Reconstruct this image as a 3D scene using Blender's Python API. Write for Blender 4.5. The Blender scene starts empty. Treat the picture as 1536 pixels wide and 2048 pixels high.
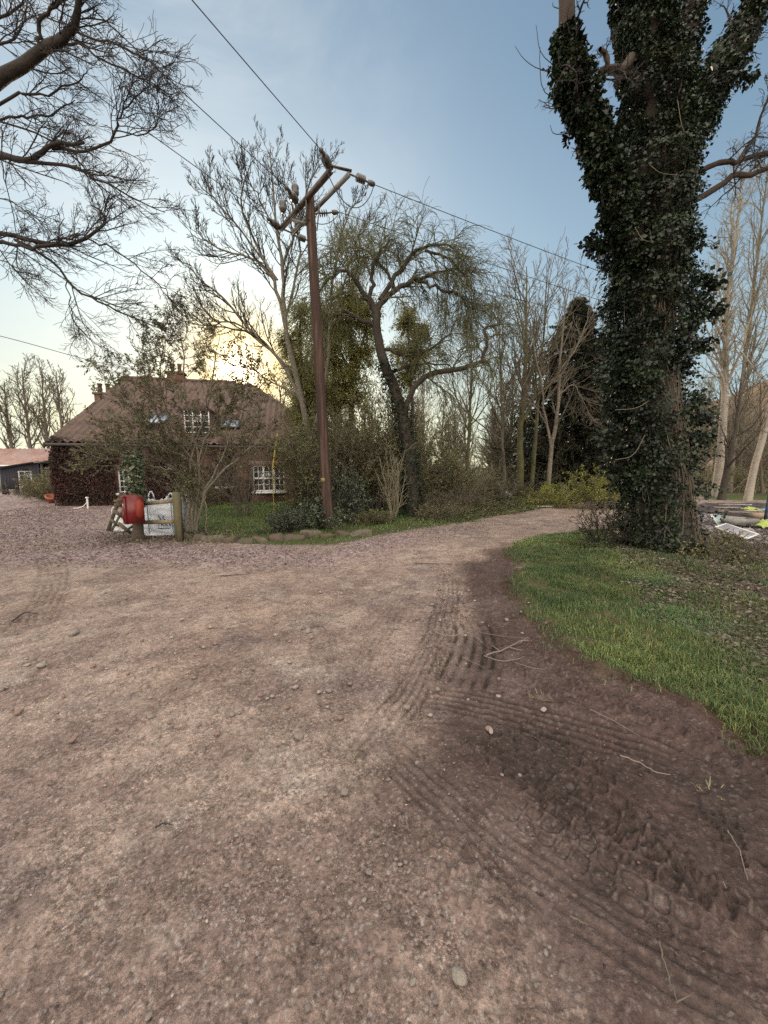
import bpy, math, random
import numpy as np
from mathutils import Vector
# ------------------------------------------------------------------ camera, sky, sun, exposure
SC = bpy.context.scene
COL = SC.collection
EYE, FPX, PITCH = 1.6, 770.0, math.radians(6.6)
cam_d = bpy.data.cameras.new('camera'); cam = bpy.data.objects.new('camera', cam_d); COL.objects.link(cam)
cam.location = (0, 0, EYE); cam.rotation_euler = (math.pi/2-PITCH, 0, 0)
cam_d.sensor_fit = 'HORIZONTAL'; cam_d.sensor_width = 36; cam_d.lens = FPX/1536*36
cam_d.clip_start = .05; cam_d.clip_end = 3000
SC.camera = cam
SUN_AZ, SUN_EL = math.radians(-19.9), math.radians(13.0)
W = bpy.data.worlds.new('World'); SC.world = W; W.use_nodes = True
def world():
    nt = W.node_tree; nt.nodes.clear(); N = nt.nodes.new; L = nt.links.new
    out = N('ShaderNodeOutputWorld'); bg = N('ShaderNodeBackground'); bg.inputs[1].default_value = .10
    sky = N('ShaderNodeTexSky'); sky.sky_type = 'NISHITA'; sky.sun_disc = False
    sky.sun_elevation = SUN_EL; sky.sun_rotation = SUN_AZ; sky.air_density = 1.0; sky.dust_density = 1.2; sky.ozone_density = 1.6
    gm = N('ShaderNodeGamma'); gm.inputs[1].default_value = .60
    sc = N('ShaderNodeMix'); sc.data_type = 'RGBA'; sc.blend_type = 'MULTIPLY'; sc.inputs[0].default_value = 1
    sc.inputs[7].default_value = (1.76, 2.18, 2.40, 1)
    L(sky.outputs[0], gm.inputs[0]); L(gm.outputs[0], sc.inputs[6])
    tc = N('ShaderNodeTexCoord')
    # glow round the sun
    dt = N('ShaderNodeVectorMath'); dt.operation = 'DOT_PRODUCT'
    nv = N('ShaderNodeVectorMath'); nv.operation = 'NORMALIZE'; L(tc.outputs['Generated'], nv.inputs[0]); L(nv.outputs[0], dt.inputs[0])
    dt.inputs[1].default_value = (math.sin(SUN_AZ)*math.cos(SUN_EL), math.cos(SUN_AZ)*math.cos(SUN_EL), math.sin(SUN_EL))
    def powr(src, p, s):
        a = N('ShaderNodeMath'); a.operation = 'MAXIMUM'; a.inputs[1].default_value = 0; L(src, a.inputs[0])
        b = N('ShaderNodeMath'); b.operation = 'POWER'; b.inputs[1].default_value = p; L(a.outputs[0], b.inputs[0])
        c = N('ShaderNodeMath'); c.operation = 'MULTIPLY'; c.inputs[1].default_value = s; L(b.outputs[0], c.inputs[0]); return c.outputs[0]
    def tint(val, col):
        m = N('ShaderNodeMix'); m.data_type = 'RGBA'; m.blend_type = 'MULTIPLY'; m.inputs[0].default_value = 1
        L(val, m.inputs[6]); m.inputs[7].default_value = (*col, 1); return m.outputs[2]
    def add(a, b):
        m = N('ShaderNodeMix'); m.data_type = 'RGBA'; m.blend_type = 'ADD'; m.inputs[0].default_value = 1
        L(a, m.inputs[6]); L(b, m.inputs[7]); return m.outputs[2]
    g1 = tint(powr(dt.outputs['Value'], 1500, 160), (1, .80, .50))
    g2 = tint(powr(dt.outputs['Value'], 200, 3.5), (1, .72, .30))
    g3 = tint(powr(dt.outputs['Value'], 8, 2.6), (1, .93, .74))
    # thin high cloud
    mp = N('ShaderNodeMapping'); mp.inputs['Scale'].default_value = (1.0, 1.3, 2.6); mp.inputs['Location'].default_value = (1.3, .4, .2); L(nv.outputs[0], mp.inputs[0])
    nz = N('ShaderNodeTexNoise'); nz.inputs['Scale'].default_value = 2.2; nz.inputs['Detail'].default_value = 7; nz.inputs['Roughness'].default_value = .58; nz.inputs['Distortion'].default_value = .5
    L(mp.outputs[0], nz.inputs[0])
    rp = N('ShaderNodeMapRange'); rp.inputs[1].default_value = .46; rp.inputs[2].default_value = .72; rp.inputs[4].default_value = .75; L(nz.outputs[0], rp.inputs[0])
    sx = N('ShaderNodeSeparateXYZ'); L(nv.outputs[0], sx.inputs[0])
    # clouds only toward the west / left of the sky
    wr = N('ShaderNodeMapRange'); wr.inputs[1].default_value = .15; wr.inputs[2].default_value = -.45; L(sx.outputs[0], wr.inputs[0])
    mm = N('ShaderNodeMath'); mm.operation = 'MULTIPLY'; L(rp.outputs[0], mm.inputs[0]); L(wr.outputs[0], mm.inputs[1])
    hz = N('ShaderNodeMapRange'); hz.interpolation_type = 'SMOOTHSTEP'; hz.inputs[1].default_value = .42; hz.inputs[2].default_value = 0; L(nv.outputs[0], (s0 := N('ShaderNodeSeparateXYZ')).inputs[0]); L(s0.outputs[2], hz.inputs[0])
    hm = N('ShaderNodeMath'); hm.operation = 'MULTIPLY'; L(hz.outputs[0], hm.inputs[0]); L(powr(dt.outputs['Value'], 2.5, 1.3), hm.inputs[1])
    mh = N('ShaderNodeMapRange'); mh.interpolation_type = 'SMOOTHSTEP'; mh.inputs[1].default_value = .70; mh.inputs[2].default_value = 0; mh.inputs[4].default_value = .62; L(s0.outputs[2], mh.inputs[0])
    milk = N('ShaderNodeMix'); milk.data_type = 'RGBA'; L(mh.outputs[0], milk.inputs[0]); L(sc.outputs[2], milk.inputs[6]); milk.inputs[7].default_value = (5.0, 6.35, 6.9, 1)
    hc = N('ShaderNodeMath'); hc.operation = 'MINIMUM'; hc.inputs[1].default_value = 1; L(hm.outputs[0], hc.inputs[0])
    wm = N('ShaderNodeMix'); wm.data_type = 'RGBA'; wm.blend_type = 'MULTIPLY'; L(hc.outputs[0], wm.inputs[0]); L(add(milk.outputs[2], g3), wm.inputs[6]); wm.inputs[7].default_value = (1.30, 1.10, .78, 1)
    hl = N('ShaderNodeMath'); hl.operation = 'MINIMUM'; hl.inputs[1].default_value = 1; L(powr(dt.outputs['Value'], 130, 1.0), hl.inputs[0])
    hw_ = N('ShaderNodeMix'); hw_.data_type = 'RGBA'; hw_.blend_type = 'MULTIPLY'; L(hl.outputs[0], hw_.inputs[0]); L(wm.outputs[2], hw_.inputs[6]); hw_.inputs[7].default_value = (.95, .62, .22, 1)
    tot = add(add(hw_.outputs[2], g1), g2)
    mx = N('ShaderNodeMix'); mx.data_type = 'RGBA'; L(mm.outputs[0], mx.inputs[0]); L(tot, mx.inputs[6]); mx.inputs[7].default_value = (7.6, 8.0, 8.0, 1)
    # extra sky brightness added out of view, overhead and behind, to light the ground
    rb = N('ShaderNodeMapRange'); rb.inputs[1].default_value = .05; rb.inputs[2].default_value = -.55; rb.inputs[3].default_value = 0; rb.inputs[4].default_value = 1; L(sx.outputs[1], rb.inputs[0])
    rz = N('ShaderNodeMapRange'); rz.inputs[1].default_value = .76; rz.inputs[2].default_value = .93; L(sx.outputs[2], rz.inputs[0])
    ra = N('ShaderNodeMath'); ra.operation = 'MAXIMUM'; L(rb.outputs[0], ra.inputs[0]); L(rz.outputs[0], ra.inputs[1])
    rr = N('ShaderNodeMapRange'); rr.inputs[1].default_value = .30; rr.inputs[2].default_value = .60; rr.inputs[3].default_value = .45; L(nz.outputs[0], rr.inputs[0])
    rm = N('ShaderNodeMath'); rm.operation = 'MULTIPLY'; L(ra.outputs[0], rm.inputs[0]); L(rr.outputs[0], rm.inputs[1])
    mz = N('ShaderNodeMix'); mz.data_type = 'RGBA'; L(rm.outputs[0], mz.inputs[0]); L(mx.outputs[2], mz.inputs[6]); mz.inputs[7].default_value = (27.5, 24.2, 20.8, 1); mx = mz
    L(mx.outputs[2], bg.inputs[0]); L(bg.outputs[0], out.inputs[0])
world()
sun_d = bpy.data.lights.new('sun', 'SUN'); sun_d.energy = 2.2; sun_d.angle = math.radians(.6); sun_d.color = (1, .80, .55)
sun = bpy.data.objects.new('sun', sun_d); COL.objects.link(sun)
_sv = Vector((math.sin(SUN_AZ)*math.cos(SUN_EL), math.cos(SUN_AZ)*math.cos(SUN_EL), math.sin(SUN_EL)))
sun.rotation_euler = _sv.to_track_quat('Z', 'Y').to_euler()
SC.view_settings.view_transform = 'Standard'; SC.view_settings.look = 'None'
SC.view_settings.exposure = .15; SC.view_settings.gamma = 1
SC.render.engine = 'CYCLES'
SC.cycles.sample_clamp_indirect = 4; SC.cycles.max_bounces = 6; SC.cycles.diffuse_bounces = 4; SC.cycles.glossy_bounces = 2; SC.cycles.transmission_bounces = 3
SC.cycles.use_denoising = False; SC.cycles.caustics_reflective = False; SC.cycles.caustics_refractive = False
RNG = np.random.default_rng(7)
random.seed(7)

# ------------------------------------------------------------------ helpers
_cp, _sp = math.cos(PITCH), math.sin(PITCH)
def at(u, v, depth):
    """point seen at photo pixel (u, v), 'depth' metres north of the viewer"""
    x = (u-768)/FPX; y = (1024-v)/FPX
    wy = _cp + y*_sp; wz = -_sp + y*_cp
    k = depth/wy
    return np.array((x*k, depth, EYE + wz*k))
def gp(u, v, z=0.0):
    x = (u-768)/FPX; y = (1024-v)/FPX
    wy = _cp + y*_sp; wz = -_sp + y*_cp
    k = (z-EYE)/wz
    return np.array((x*k, wy*k, z))
def tag(o, label=None, cat=None, group=None, kind=None):
    if label: o['label'] = label
    if cat: o['category'] = cat
    if group: o['group'] = group
    if kind: o['kind'] = kind
    return o
def empty(name, loc=(0, 0, 0), rz=0, **k):
    o = bpy.data.objects.new(name, None); COL.objects.link(o); o.location = loc; o.rotation_euler = (0, 0, rz)
    o.empty_display_size = .2
    return tag(o, **k)
class MB:
    def __init__(s): s.V = []; s.F = []; s.n = 0; s.C = []
    def add(s, V, F, C=None):
        V = np.asarray(V, float).reshape(-1, 3)
        s.V.append(V)
        for f in (F if isinstance(F, list) else [F]):
            f = np.asarray(f, np.int64)
            if f.size: s.F.append(f + s.n)
        if C is not None: s.C.append(np.asarray(C, float))
        s.n += len(V); return s
    def box(s, c, sz, R=None):
        x, y, z = [v/2 for v in sz]
        V = np.array([(-x,-y,-z),(x,-y,-z),(x,y,-z),(-x,y,-z),(-x,-y,z),(x,-y,z),(x,y,z),(-x,y,z)])
        if R is not None: V = V @ np.asarray(R).T
        F = [(0,3,2,1),(4,5,6,7),(0,1,5,4),(1,2,6,5),(2,3,7,6),(3,0,4,7)]
        return s.add(V+np.asarray(c), np.array(F))
    def bar(s, a, b, w, h, up=(0, 0, 1)):
        a = np.asarray(a, float); b = np.asarray(b, float); d = b-a; L = np.linalg.norm(d); d = d/L
        up = np.asarray(up, float)
        if abs(d @ up) > .98: up = np.array((0, 1., 0))
        sx = np.cross(d, up); sx /= np.linalg.norm(sx); u = np.cross(sx, d)
        return s.box((a+b)/2, (w, L, h), np.stack([sx, d, u], 1))
    def tube(s, P, R, k=8, cap=True):
        P = np.asarray(P, float); R = np.broadcast_to(np.asarray(R, float), (len(P),))
        V, F = tubes(P[None], R[None], k); s.add(V, F)
        if cap:
            n = len(P); base = s.n-len(V)
            s.F.append(np.arange(k)[None]+base) if k in (3, 4) else None
            if k > 4:
                for ring, pt in ((0, P[0]), (n-1, P[-1])):
                    V2 = np.vstack([V[ring*k:(ring+1)*k], pt]); i = np.arange(k)
                    s.add(V2, np.stack([i, (i+1) % k, np.full(k, k)], 1) if ring else np.stack([(i+1) % k, i, np.full(k, k)], 1))
        return s
    def lathe(s, c, prof, k=16, axis=(0, 0, 1)):
        """prof: list of (r, h) along axis"""
        ax = np.asarray(axis, float); ax /= np.linalg.norm(ax)
        t = np.array((1., 0, 0)) if abs(ax[0]) < .9 else np.array((0, 1., 0))
        u = np.cross(ax, t); u /= np.linalg.norm(u); w = np.cross(ax, u)
        a = np.arange(k)*2*math.pi/k; V = []
        for r, h in prof: V.append(np.asarray(c)+ax*h+r*(np.cos(a)[:, None]*u+np.sin(a)[:, None]*w))
        V = np.vstack(V); i = np.arange(k); F = []
        for j in range(len(prof)-1): F.append(np.stack([j*k+i, j*k+(i+1) % k, (j+1)*k+(i+1) % k, (j+1)*k+i], 1))
        return s.add(V, np.vstack(F))
    def poly(s, pts, th):
        """prism: planar outline (Nx3) extruded by vector th"""
        P = np.asarray(pts, float); n = len(P); V = np.vstack([P, P+np.asarray(th)])
        s.add(V, []); b = s.n-2*n
        s.F.append(np.arange(n)[None]+b); s.F.append((np.arange(n)[::-1]+n)[None]+b)
        i = np.arange(n); s.F.append(np.stack([i, (i+1) % n, (i+1) % n+n, i+n], 1)[:, ::-1]+b)
        return s
    def build(s, name, mat, parent=None, smooth=False, origin=None):
        V = np.vstack(s.V)
        if origin is not None: V = V-np.asarray(origin)
        elif parent is not None: V = V-np.asarray(parent.matrix_basis.translation)
        o = mesh(name, V, s.F, mat, smooth, np.concatenate(s.C) if s.C and sum(map(len, s.C)) == len(V) else None)
        if origin is not None: o.location = origin
        if parent is not None:
            o.parent = parent
        return o
def mesh(name, V, Fs, mat, smooth=False, col=None):
    me = bpy.data.meshes.new(name)
    V = np.ascontiguousarray(V, np.float32)
    loops = np.concatenate([f.ravel() for f in Fs]); sizes = np.concatenate([np.full(len(f), f.shape[1]) for f in Fs])
    me.vertices.add(len(V)); me.vertices.foreach_set('co', V.ravel())
    me.loops.add(len(loops)); me.loops.foreach_set('vertex_index', loops.astype(np.int32))
    me.polygons.add(len(sizes)); st = np.concatenate([[0], np.cumsum(sizes)[:-1]])
    me.polygons.foreach_set('loop_start', st.astype(np.int32)); me.polygons.foreach_set('loop_total', sizes.astype(np.int32))
    if smooth: me.polygons.foreach_set('use_smooth', np.ones(len(sizes), bool))
    me.update(calc_edges=True); me.validate()
    if col is not None:
        a = me.color_attributes.new('tone', 'FLOAT_COLOR', 'POINT')
        c = np.ones((len(V), 4), np.float32); c[:, :3] = col if col.ndim == 2 else col[:, None]
        a.data.foreach_set('color', c.ravel())
    if mat: me.materials.append(mat)
    o = bpy.data.objects.new(name, me); COL.objects.link(o); return o
def nrm(v): return v/np.maximum(np.linalg.norm(v, axis=-1, keepdims=True), 1e-9)
def tubes(P, R, k):
    """P [N,S,3], R [N,S] -> verts, quads"""
    N, S, _ = P.shape
    T = np.empty_like(P); T[:, 1:-1] = P[:, 2:]-P[:, :-2]; T[:, 0] = P[:, 1]-P[:, 0]; T[:, -1] = P[:, -1]-P[:, -2]
    T = nrm(T); D = nrm(P[:, -1]-P[:, 0]); ref = np.zeros((N, 3)); ref[np.arange(N), np.argmin(abs(D), 1)] = 1
    U = nrm(np.cross(T, ref[:, None])); Wv = np.cross(T, U)
    a = np.arange(k)*2*math.pi/k
    V = P[:, :, None]+R[:, :, None, None]*(np.cos(a)[:, None]*U[:, :, None]+np.sin(a)[:, None]*Wv[:, :, None])
    i = np.arange(k); j = np.arange(S-1); b = np.arange(N)
    base = (b[:, None, None]*S+j[None, :, None])*k
    f = np.stack([base+i, base+(i+1) % k, base+k+(i+1) % k, base+k+i], -1).reshape(-1, 4)
    return V.reshape(-1, 3), f
# ---- noise
def _hash(ix, iy, s):
    n = (ix.astype(np.int64)*374761393+iy.astype(np.int64)*668265263+s*1442695041) & 0x7fffffff
    n = ((n ^ (n >> 13))*1274126177) & 0x7fffffff
    return ((n ^ (n >> 16)) & 0xffff)/65535.0
def vnoise(x, y, s=0):
    ix = np.floor(x); iy = np.floor(y); fx = x-ix; fy = y-iy; fx = fx*fx*fx*(fx*(fx*6-15)+10); fy = fy*fy*fy*(fy*(fy*6-15)+10)
    ix = ix.astype(np.int64); iy = iy.astype(np.int64)
    a = _hash(ix, iy, s); b = _hash(ix+1, iy, s); c = _hash(ix, iy+1, s); d = _hash(ix+1, iy+1, s)
    return (a*(1-fx)+b*fx)*(1-fy)+(c*(1-fx)+d*fx)*fy
def fbm(x, y, s=0, o=4, r=.5):
    t = 0; a = 1; n = 0
    for k in range(o):
        ang = .6*k; cx, sx = math.cos(ang), math.sin(ang)
        t = t+a*vnoise((x*cx-y*sx)*2**k+k*17.3, (x*sx+y*cx)*2**k-k*9.1, s+k); n += a; a *= r
    return t/n*2-1
def sstep(a, b, x):
    t = np.clip((x-a)/(b-a), 0, 1); return t*t*(3-2*t)
def cell(x, y, s=0):
    """worley F1, F2"""
    ix = np.floor(x).astype(np.int64); iy = np.floor(y).astype(np.int64)
    f1 = np.full(x.shape, 9.); f2 = np.full(x.shape, 9.); cid = np.zeros(x.shape)
    for dx in (-1, 0, 1):
        for dy in (-1, 0, 1):
            px = ix+dx+_hash(ix+dx, iy+dy, s); py = iy+dy+_hash(ix+dx, iy+dy, s+77)
            d = np.hypot(px-x, py-y); h = _hash(ix+dx, iy+dy, s+33)
            m = d < f1; f2 = np.where(m, f1, np.minimum(f2, d)); cid = np.where(m, h, cid); f1 = np.where(m, d, f1)
    return f1, f2, cid
def sdist(poly, X, Y):
    """signed distance (>0 inside) to a polygon"""
    P = np.asarray(poly)[:, :2]; d = np.full(X.shape, 1e9); ins = np.zeros(X.shape, bool)
    for i in range(len(P)):
        a = P[i]; b = P[(i+1) % len(P)]; e = b-a; L2 = max(e @ e, 1e-9)
        t = np.clip(((X-a[0])*e[0]+(Y-a[1])*e[1])/L2, 0, 1)
        d = np.minimum(d, np.hypot(X-a[0]-t*e[0], Y-a[1]-t*e[1]))
        c = (a[1] > Y) != (b[1] > Y)
        ins ^= c & (X < (b[0]-a[0])*(Y-a[1])/np.where(abs(b[1]-a[1]) < 1e-12, 1e-12, b[1]-a[1])+a[0])
    return np.where(ins, d, -d)
def catmull(P, n):
    P = np.asarray(P, float); Q = np.vstack([2*P[0]-P[1], P, 2*P[-1]-P[-2]]); out = []
    m = len(P)-1; ts = np.linspace(0, m, n)
    for t in ts:
        i = min(int(t), m-1); f = t-i; a, b, c, d = Q[i:i+4]
        out.append(.5*((2*b)+(-a+c)*f+(2*a-5*b+4*c-d)*f*f+(-a+3*b-3*c+d)*f**3))
    return np.array(out)
def linedist(path, X, Y):
    """distance along, signed lateral distance to a polyline"""
    P = np.asarray(path)[:, :2]; best = np.full(X.shape, 1e9); al = np.zeros(X.shape); sg = np.zeros(X.shape); acc = 0
    for i in range(len(P)-1):
        a = P[i]; e = P[i+1]-a; L = math.hypot(*e); t = ((X-a[0])*e[0]+(Y-a[1])*e[1])/L
        tc = np.clip(t, 0, L); dx = X-a[0]-tc*e[0]/L; dy = Y-a[1]-tc*e[1]/L; d = np.hypot(dx, dy)
        m = d < best; best = np.where(m, d, best); al = np.where(m, acc+tc, al)
        sg = np.where(m, np.sign(e[0]*dy-e[1]*dx)*d, sg); acc += L
    return al, sg, best, acc
# ---- materials
def mat(name, col=(.5, .5, .5), rough=.8, noise=None, bump=0, bscale=30, metal=0, tone=False, spec=.3, transl=0, wave=None):
    """noise: list of (scale, colour, lo, hi[, stretch]) mixed over col by noise; tone: multiply by vertex colour 'tone'"""
    m = bpy.data.materials.new(name); m.use_nodes = True; nt = m.node_tree; N = nt.nodes.new; L = nt.links.new
    b = nt.nodes['Principled BSDF']; b.inputs['Roughness'].default_value = rough; b.inputs['Metallic'].default_value = metal
    b.inputs['Specular IOR Level'].default_value = spec
    tc = N('ShaderNodeTexCoord'); cur = None
    rgb = N('ShaderNodeRGB'); rgb.outputs[0].default_value = (*col, 1); cur = rgb.outputs[0]
    for it in (noise or []):
        sc_, c2, lo, hi = it[:4]; st = it[4] if len(it) > 4 else (1, 1, 1)
        mp = N('ShaderNodeMapping'); mp.inputs['Scale'].default_value = st; L(tc.outputs['Object'], mp.inputs[0])
        nz = N('ShaderNodeTexNoise'); nz.inputs['Scale'].default_value = sc_; nz.inputs['Detail'].default_value = 5; nz.inputs['Roughness'].default_value = .6
        L(mp.outputs[0], nz.inputs[0])
        mr = N('ShaderNodeMapRange'); mr.inputs[1].default_value = lo; mr.inputs[2].default_value = hi; L(nz.outputs[0], mr.inputs[0])
        mx = N('ShaderNodeMix'); mx.data_type = 'RGBA'; L(mr.outputs[0], mx.inputs[0]); L(cur, mx.inputs[6]); mx.inputs[7].default_value = (*c2, 1); cur = mx.outputs[2]
    if tone:
        at_ = N('ShaderNodeAttribute'); at_.attribute_name = 'tone'
        mx = N('ShaderNodeMix'); mx.data_type = 'RGBA'; mx.blend_type = 'MULTIPLY'; mx.inputs[0].default_value = 1
        L(cur, mx.inputs[6]); L(at_.outputs['Color'], mx.inputs[7]); cur = mx.outputs[2]
    L(cur, b.inputs['Base Color'])
    if bump:
        nz = N('ShaderNodeTexNoise'); nz.inputs['Scale'].default_value = bscale; nz.inputs['Detail'].default_value = 6; nz.inputs['Roughness'].default_value = .65
        L(tc.outputs['Object'], nz.inputs[0])
        bp = N('ShaderNodeBump'); bp.inputs['Strength'].default_value = 1; bp.inputs['Distance'].default_value = bump
        L(nz.outputs[0], bp.inputs['Height']); L(bp.outputs[0], b.inputs['Normal'])
    if transl:
        out = nt.nodes['Material Output']; tr = N('ShaderNodeBsdfTranslucent'); ms = N('ShaderNodeMixShader'); ms.inputs[0].default_value = transl
        L(cur, tr.inputs[0]); L(b.outputs[0], ms.inputs[1]); L(tr.outputs[0], ms.inputs[2]); L(ms.outputs[0], out.inputs[0])
    return m
# ------------------------------------------------------------------ ground
def pg(*uv): return np.array([gp(u, v) for u, v in uv])
VERGE = pg((1005,1092),(1060,1072),(1140,1062),(1215,1060),(1270,1078),(1420,1090),(1536,1128),(1800,1180),(2300,1500),(2300,2100),(1700,1640),(1536,1545),(1470,1490),(1400,1450),(1290,1402),(1170,1355),(1100,1310),(1075,1250),(1035,1215),(1012,1190),(1018,1150))
LITTER = pg((1180,1096),(1250,1118),(1290,1150),(1340,1200),(1370,1250),(1440,1310),(1536,1420),(2000,1700),(2200,1500),(1800,1100),(1536,1080),(1400,1085),(1280,1090))
MUD = pg((1015,1088),(960,1105),(905,1135),(905,1200),(880,1280),(852,1345),(835,1400),(800,1470),(800,1560),(870,1640),(950,1750),(970,1900),(980,2048),(1000,2600),(3200,2600),(2300,1700),(1700,1450),(1400,1350),(1180,1220),(1060,1110))
GRAVEL = pg((-900,1180),(0,1122),(250,1128),(430,1140),(620,1128),(760,1102),(880,1074),(960,1056),(860,1056),(760,1072),(640,1092),(360,1090),(230,1086),(205,1040),(215,1014),(150,1016),(118,985),(70,972),(-900,965))
LAWN = pg((366,1082),(560,1088),(650,1090),(700,1082),(780,1066),(870,1053),(965,1042),(905,1030),(1010,985),(1010,972),(640,968),(330,1006))
WOOD = pg((845,1046),(905,1046),(1010,1030),(1120,1012),(1200,1000),(1240,985),(1420,960),(1700,958),(2600,945),(2600,936.5),(560,936.5),(600,975),(850,1000))
YARD = pg((1385,1085),(1375,1030),(1390,1008),(1560,1005),(1900,1040),(2200,1140),(1900,1150),(1536,1126))
STRIP = pg((1410,1000),(1420,984),(1536,980),(1900,985),(1900,1000),(1536,1001))
def terrain(X, Y):
    r = np.hypot(X, Y)
    z = .035*fbm(X*.35, Y*.35, 3, 3)*sstep(1, 4, r)
    z = z-.5*sstep(17, 31, Y)*sstep(-8, -15, X)
    z = z+.40*sstep(.2, 2.2, sdist(WOOD, X, Y))*sstep(26, 18, Y)*sstep(9, 6, X)      # bank under the thicket
    sv = sdist(VERGE, X, Y)
    z = z+.05*sstep(-.05, .25, sv)+.06*sstep(.2, 1.5, sv)*fbm(X*1.1, Y*1.1, 41, 3)
    return z, sv
def gz(x, y):
    return float(terrain(np.array([x], float), np.array([y], float))[0][0])
def gp3(u, v):
    p = gp(u, v); p[2] = gz(p[0], p[1]); return p
TRK = [  # (pixel path, width m, kind, depth, pitch)
 ([(868,1128),(893,1150),(896,1185),(884,1240),(858,1310),(818,1385),(770,1450),(700,1560)], .30, 'line', .010, .060),
 ([(820,1150),(800,1200),(760,1260),(700,1330)], .26, 'line', .005, .055),
 ([(930,1228),(948,1260),(940,1320),(910,1385)], .50, 'line', .022, .085),
 ([(890,1228),(960,1226),(1045,1222)], .30, 'line', .025, .06),
 ([(830,1386),(930,1400),(1040,1425),(1150,1455),(1290,1490),(1400,1540)], .30, 'line', .024, .062),
 ([(1160,1440),(1230,1462),(1310,1488)], .34, 'line', .035, .068),
 ([(960,1440),(1060,1500),(1180,1580),(1330,1660),(1536,1760),(1800,1900)], .55, 'lug', .024, .105),
 ([(1000,1560),(1120,1640),(1300,1760),(1536,1900)], .35, 'lug', .012, .085),
 ([(1200,1500),(1330,1560),(1536,1640)], .36, 'lug', .018, .12),
 ([(740,1470),(860,1570),(980,1690),(1150,1800),(1340,1910),(1600,2048)], .26, 'line', .007, .050),
 ([(900,1480),(1010,1600),(1130,1720),(1330,1850),(1600,1990)], .30, 'rut', .014, .05),
 ([(640,1260),(660,1340),(690,1450),(730,1600),(740,1800)], .28, 'line', .004, .06),
 ([(-100,1560),(200,1440),(430,1330),(650,1230),(800,1160)], .30, 'line', .0028, .06),
 ([(100,2048),(250,1800),(420,1600),(560,1450),(690,1300)], .30, 'rut', .006, .05),
 ([(90,1110),(110,1150),(60,1260)], .40, 'line', .008, .07),
]
CLOD = [ # ridges of thrown up clods
 ([(1225,1640),(1290,1680),(1370,1740),(1480,1840)], .10, .05),
 ([(885,1275),(868,1320),(850,1350)], .09, .035),
 ([(1090,1300),(1150,1370),(1250,1415),(1340,1450),(1470,1510),(1600,1570)], .11, .04),
 ([(930,1120),(960,1150),(1000,1190),(1030,1225)], .16, .035),
 ([(1010,1330),(1060,1355),(1110,1400)], .10, .03),
 ([(840,1640),(900,1700),(960,1760),(1000,1800)], .13, .022),
 ([(960,1105),(1010,1098)], .12, .05),
 ([(560,1820),(680,1900)], .2, .008),
]
def gmat(name, rough, k):
    """gritty earth: cells of small stones and clods over the attribute colour"""
    m = bpy.data.materials.new(name); m.use_nodes = True; nt = m.node_tree; N = nt.nodes.new; L = nt.links.new; b = nt.nodes['Principled BSDF']
    b.inputs['Roughness'].default_value = rough; b.inputs['Specular IOR Level'].default_value = .35 if k == 2 else .2
    at_ = N('ShaderNodeAttribute'); at_.attribute_name = 'tone'; tc = N('ShaderNodeTexCoord'); cur = at_.outputs['Color']; hs = []
    def math_(op, a, c):
        q = N('ShaderNodeMath'); q.operation = op
        for i, v in ((0, a), (1, c)):
            if isinstance(v, (int, float)): q.inputs[i].default_value = v
            else: L(v, q.inputs[i])
        return q.outputs[0]
    big = N('ShaderNodeTexNoise'); big.inputs['Scale'].default_value = 5; big.inputs['Detail'].default_value = 4; L(tc.outputs['Object'], big.inputs[0])
    pm = N('ShaderNodeMapRange'); pm.inputs[1].default_value = .38; pm.inputs[2].default_value = .62; pm.inputs[3].default_value = .35; L(big.outputs[0], pm.inputs[0])
    for sc_, amt, hgt in (((42, .12, .0030), (95, .24, .0022), (230, .26, .0010)) if k != 2 else ((38, .12, .003), (110, .16, .0014), (230, .16, .0007))):
        vo = N('ShaderNodeTexVoronoi'); vo.inputs['Scale'].default_value = sc_; vo.inputs['Randomness'].default_value = 1; L(tc.outputs['Object'], vo.inputs[0])
        sp = N('ShaderNodeSeparateColor'); L(vo.outputs['Color'], sp.inputs[0])
        r = N('ShaderNodeMapRange'); r.inputs[1].default_value = 0; r.inputs[2].default_value = 1; r.inputs[3].default_value = 1-amt*1.3; r.inputs[4].default_value = 1+amt*1.1
        p3 = math_('POWER', sp.outputs[0], 1.8); L(p3, r.inputs[0])
        mx = N('ShaderNodeMix'); mx.data_type = 'RGBA'; mx.blend_type = 'MULTIPLY'; L(pm.outputs[0], mx.inputs[0]); L(cur, mx.inputs[6]); L(r.outputs[0], mx.inputs[7]); cur = mx.outputs[2]
        d = math_('SUBTRACT', .6, vo.outputs['Distance']); d = math_('MULTIPLY', d, sp.outputs[1]); hs.append(math_('MULTIPLY', d, hgt*2.2))
    nz = N('ShaderNodeTexNoise'); nz.inputs['Scale'].default_value = 60; nz.inputs['Detail'].default_value = 8; nz.inputs['Roughness'].default_value = .7; L(tc.outputs['Object'], nz.inputs[0])
    hs.append(math_('MULTIPLY', nz.outputs[0], .010 if k != 2 else .008)); h = hs[0]
    for q in hs[1:]: h = math_('ADD', h, q)
    n2 = N('ShaderNodeMapRange'); n2.inputs[1].default_value = .3; n2.inputs[2].default_value = .7; n2.inputs[3].default_value = .78; n2.inputs[4].default_value = 1.2; L(nz.outputs[0], n2.inputs[0])
    mx = N('ShaderNodeMix'); mx.data_type = 'RGBA'; mx.blend_type = 'MULTIPLY'; mx.inputs[0].default_value = 1; L(cur, mx.inputs[6]); L(n2.outputs[0], mx.inputs[7]); L(mx.outputs[2], b.inputs['Base Color'])
    bp = N('ShaderNodeBump'); bp.inputs['Distance'].default_value = 1.0; bp.inputs['Strength'].default_value = .9; L(h, bp.inputs['Height']); L(bp.outputs[0], b.inputs['Normal'])
    return m
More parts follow.
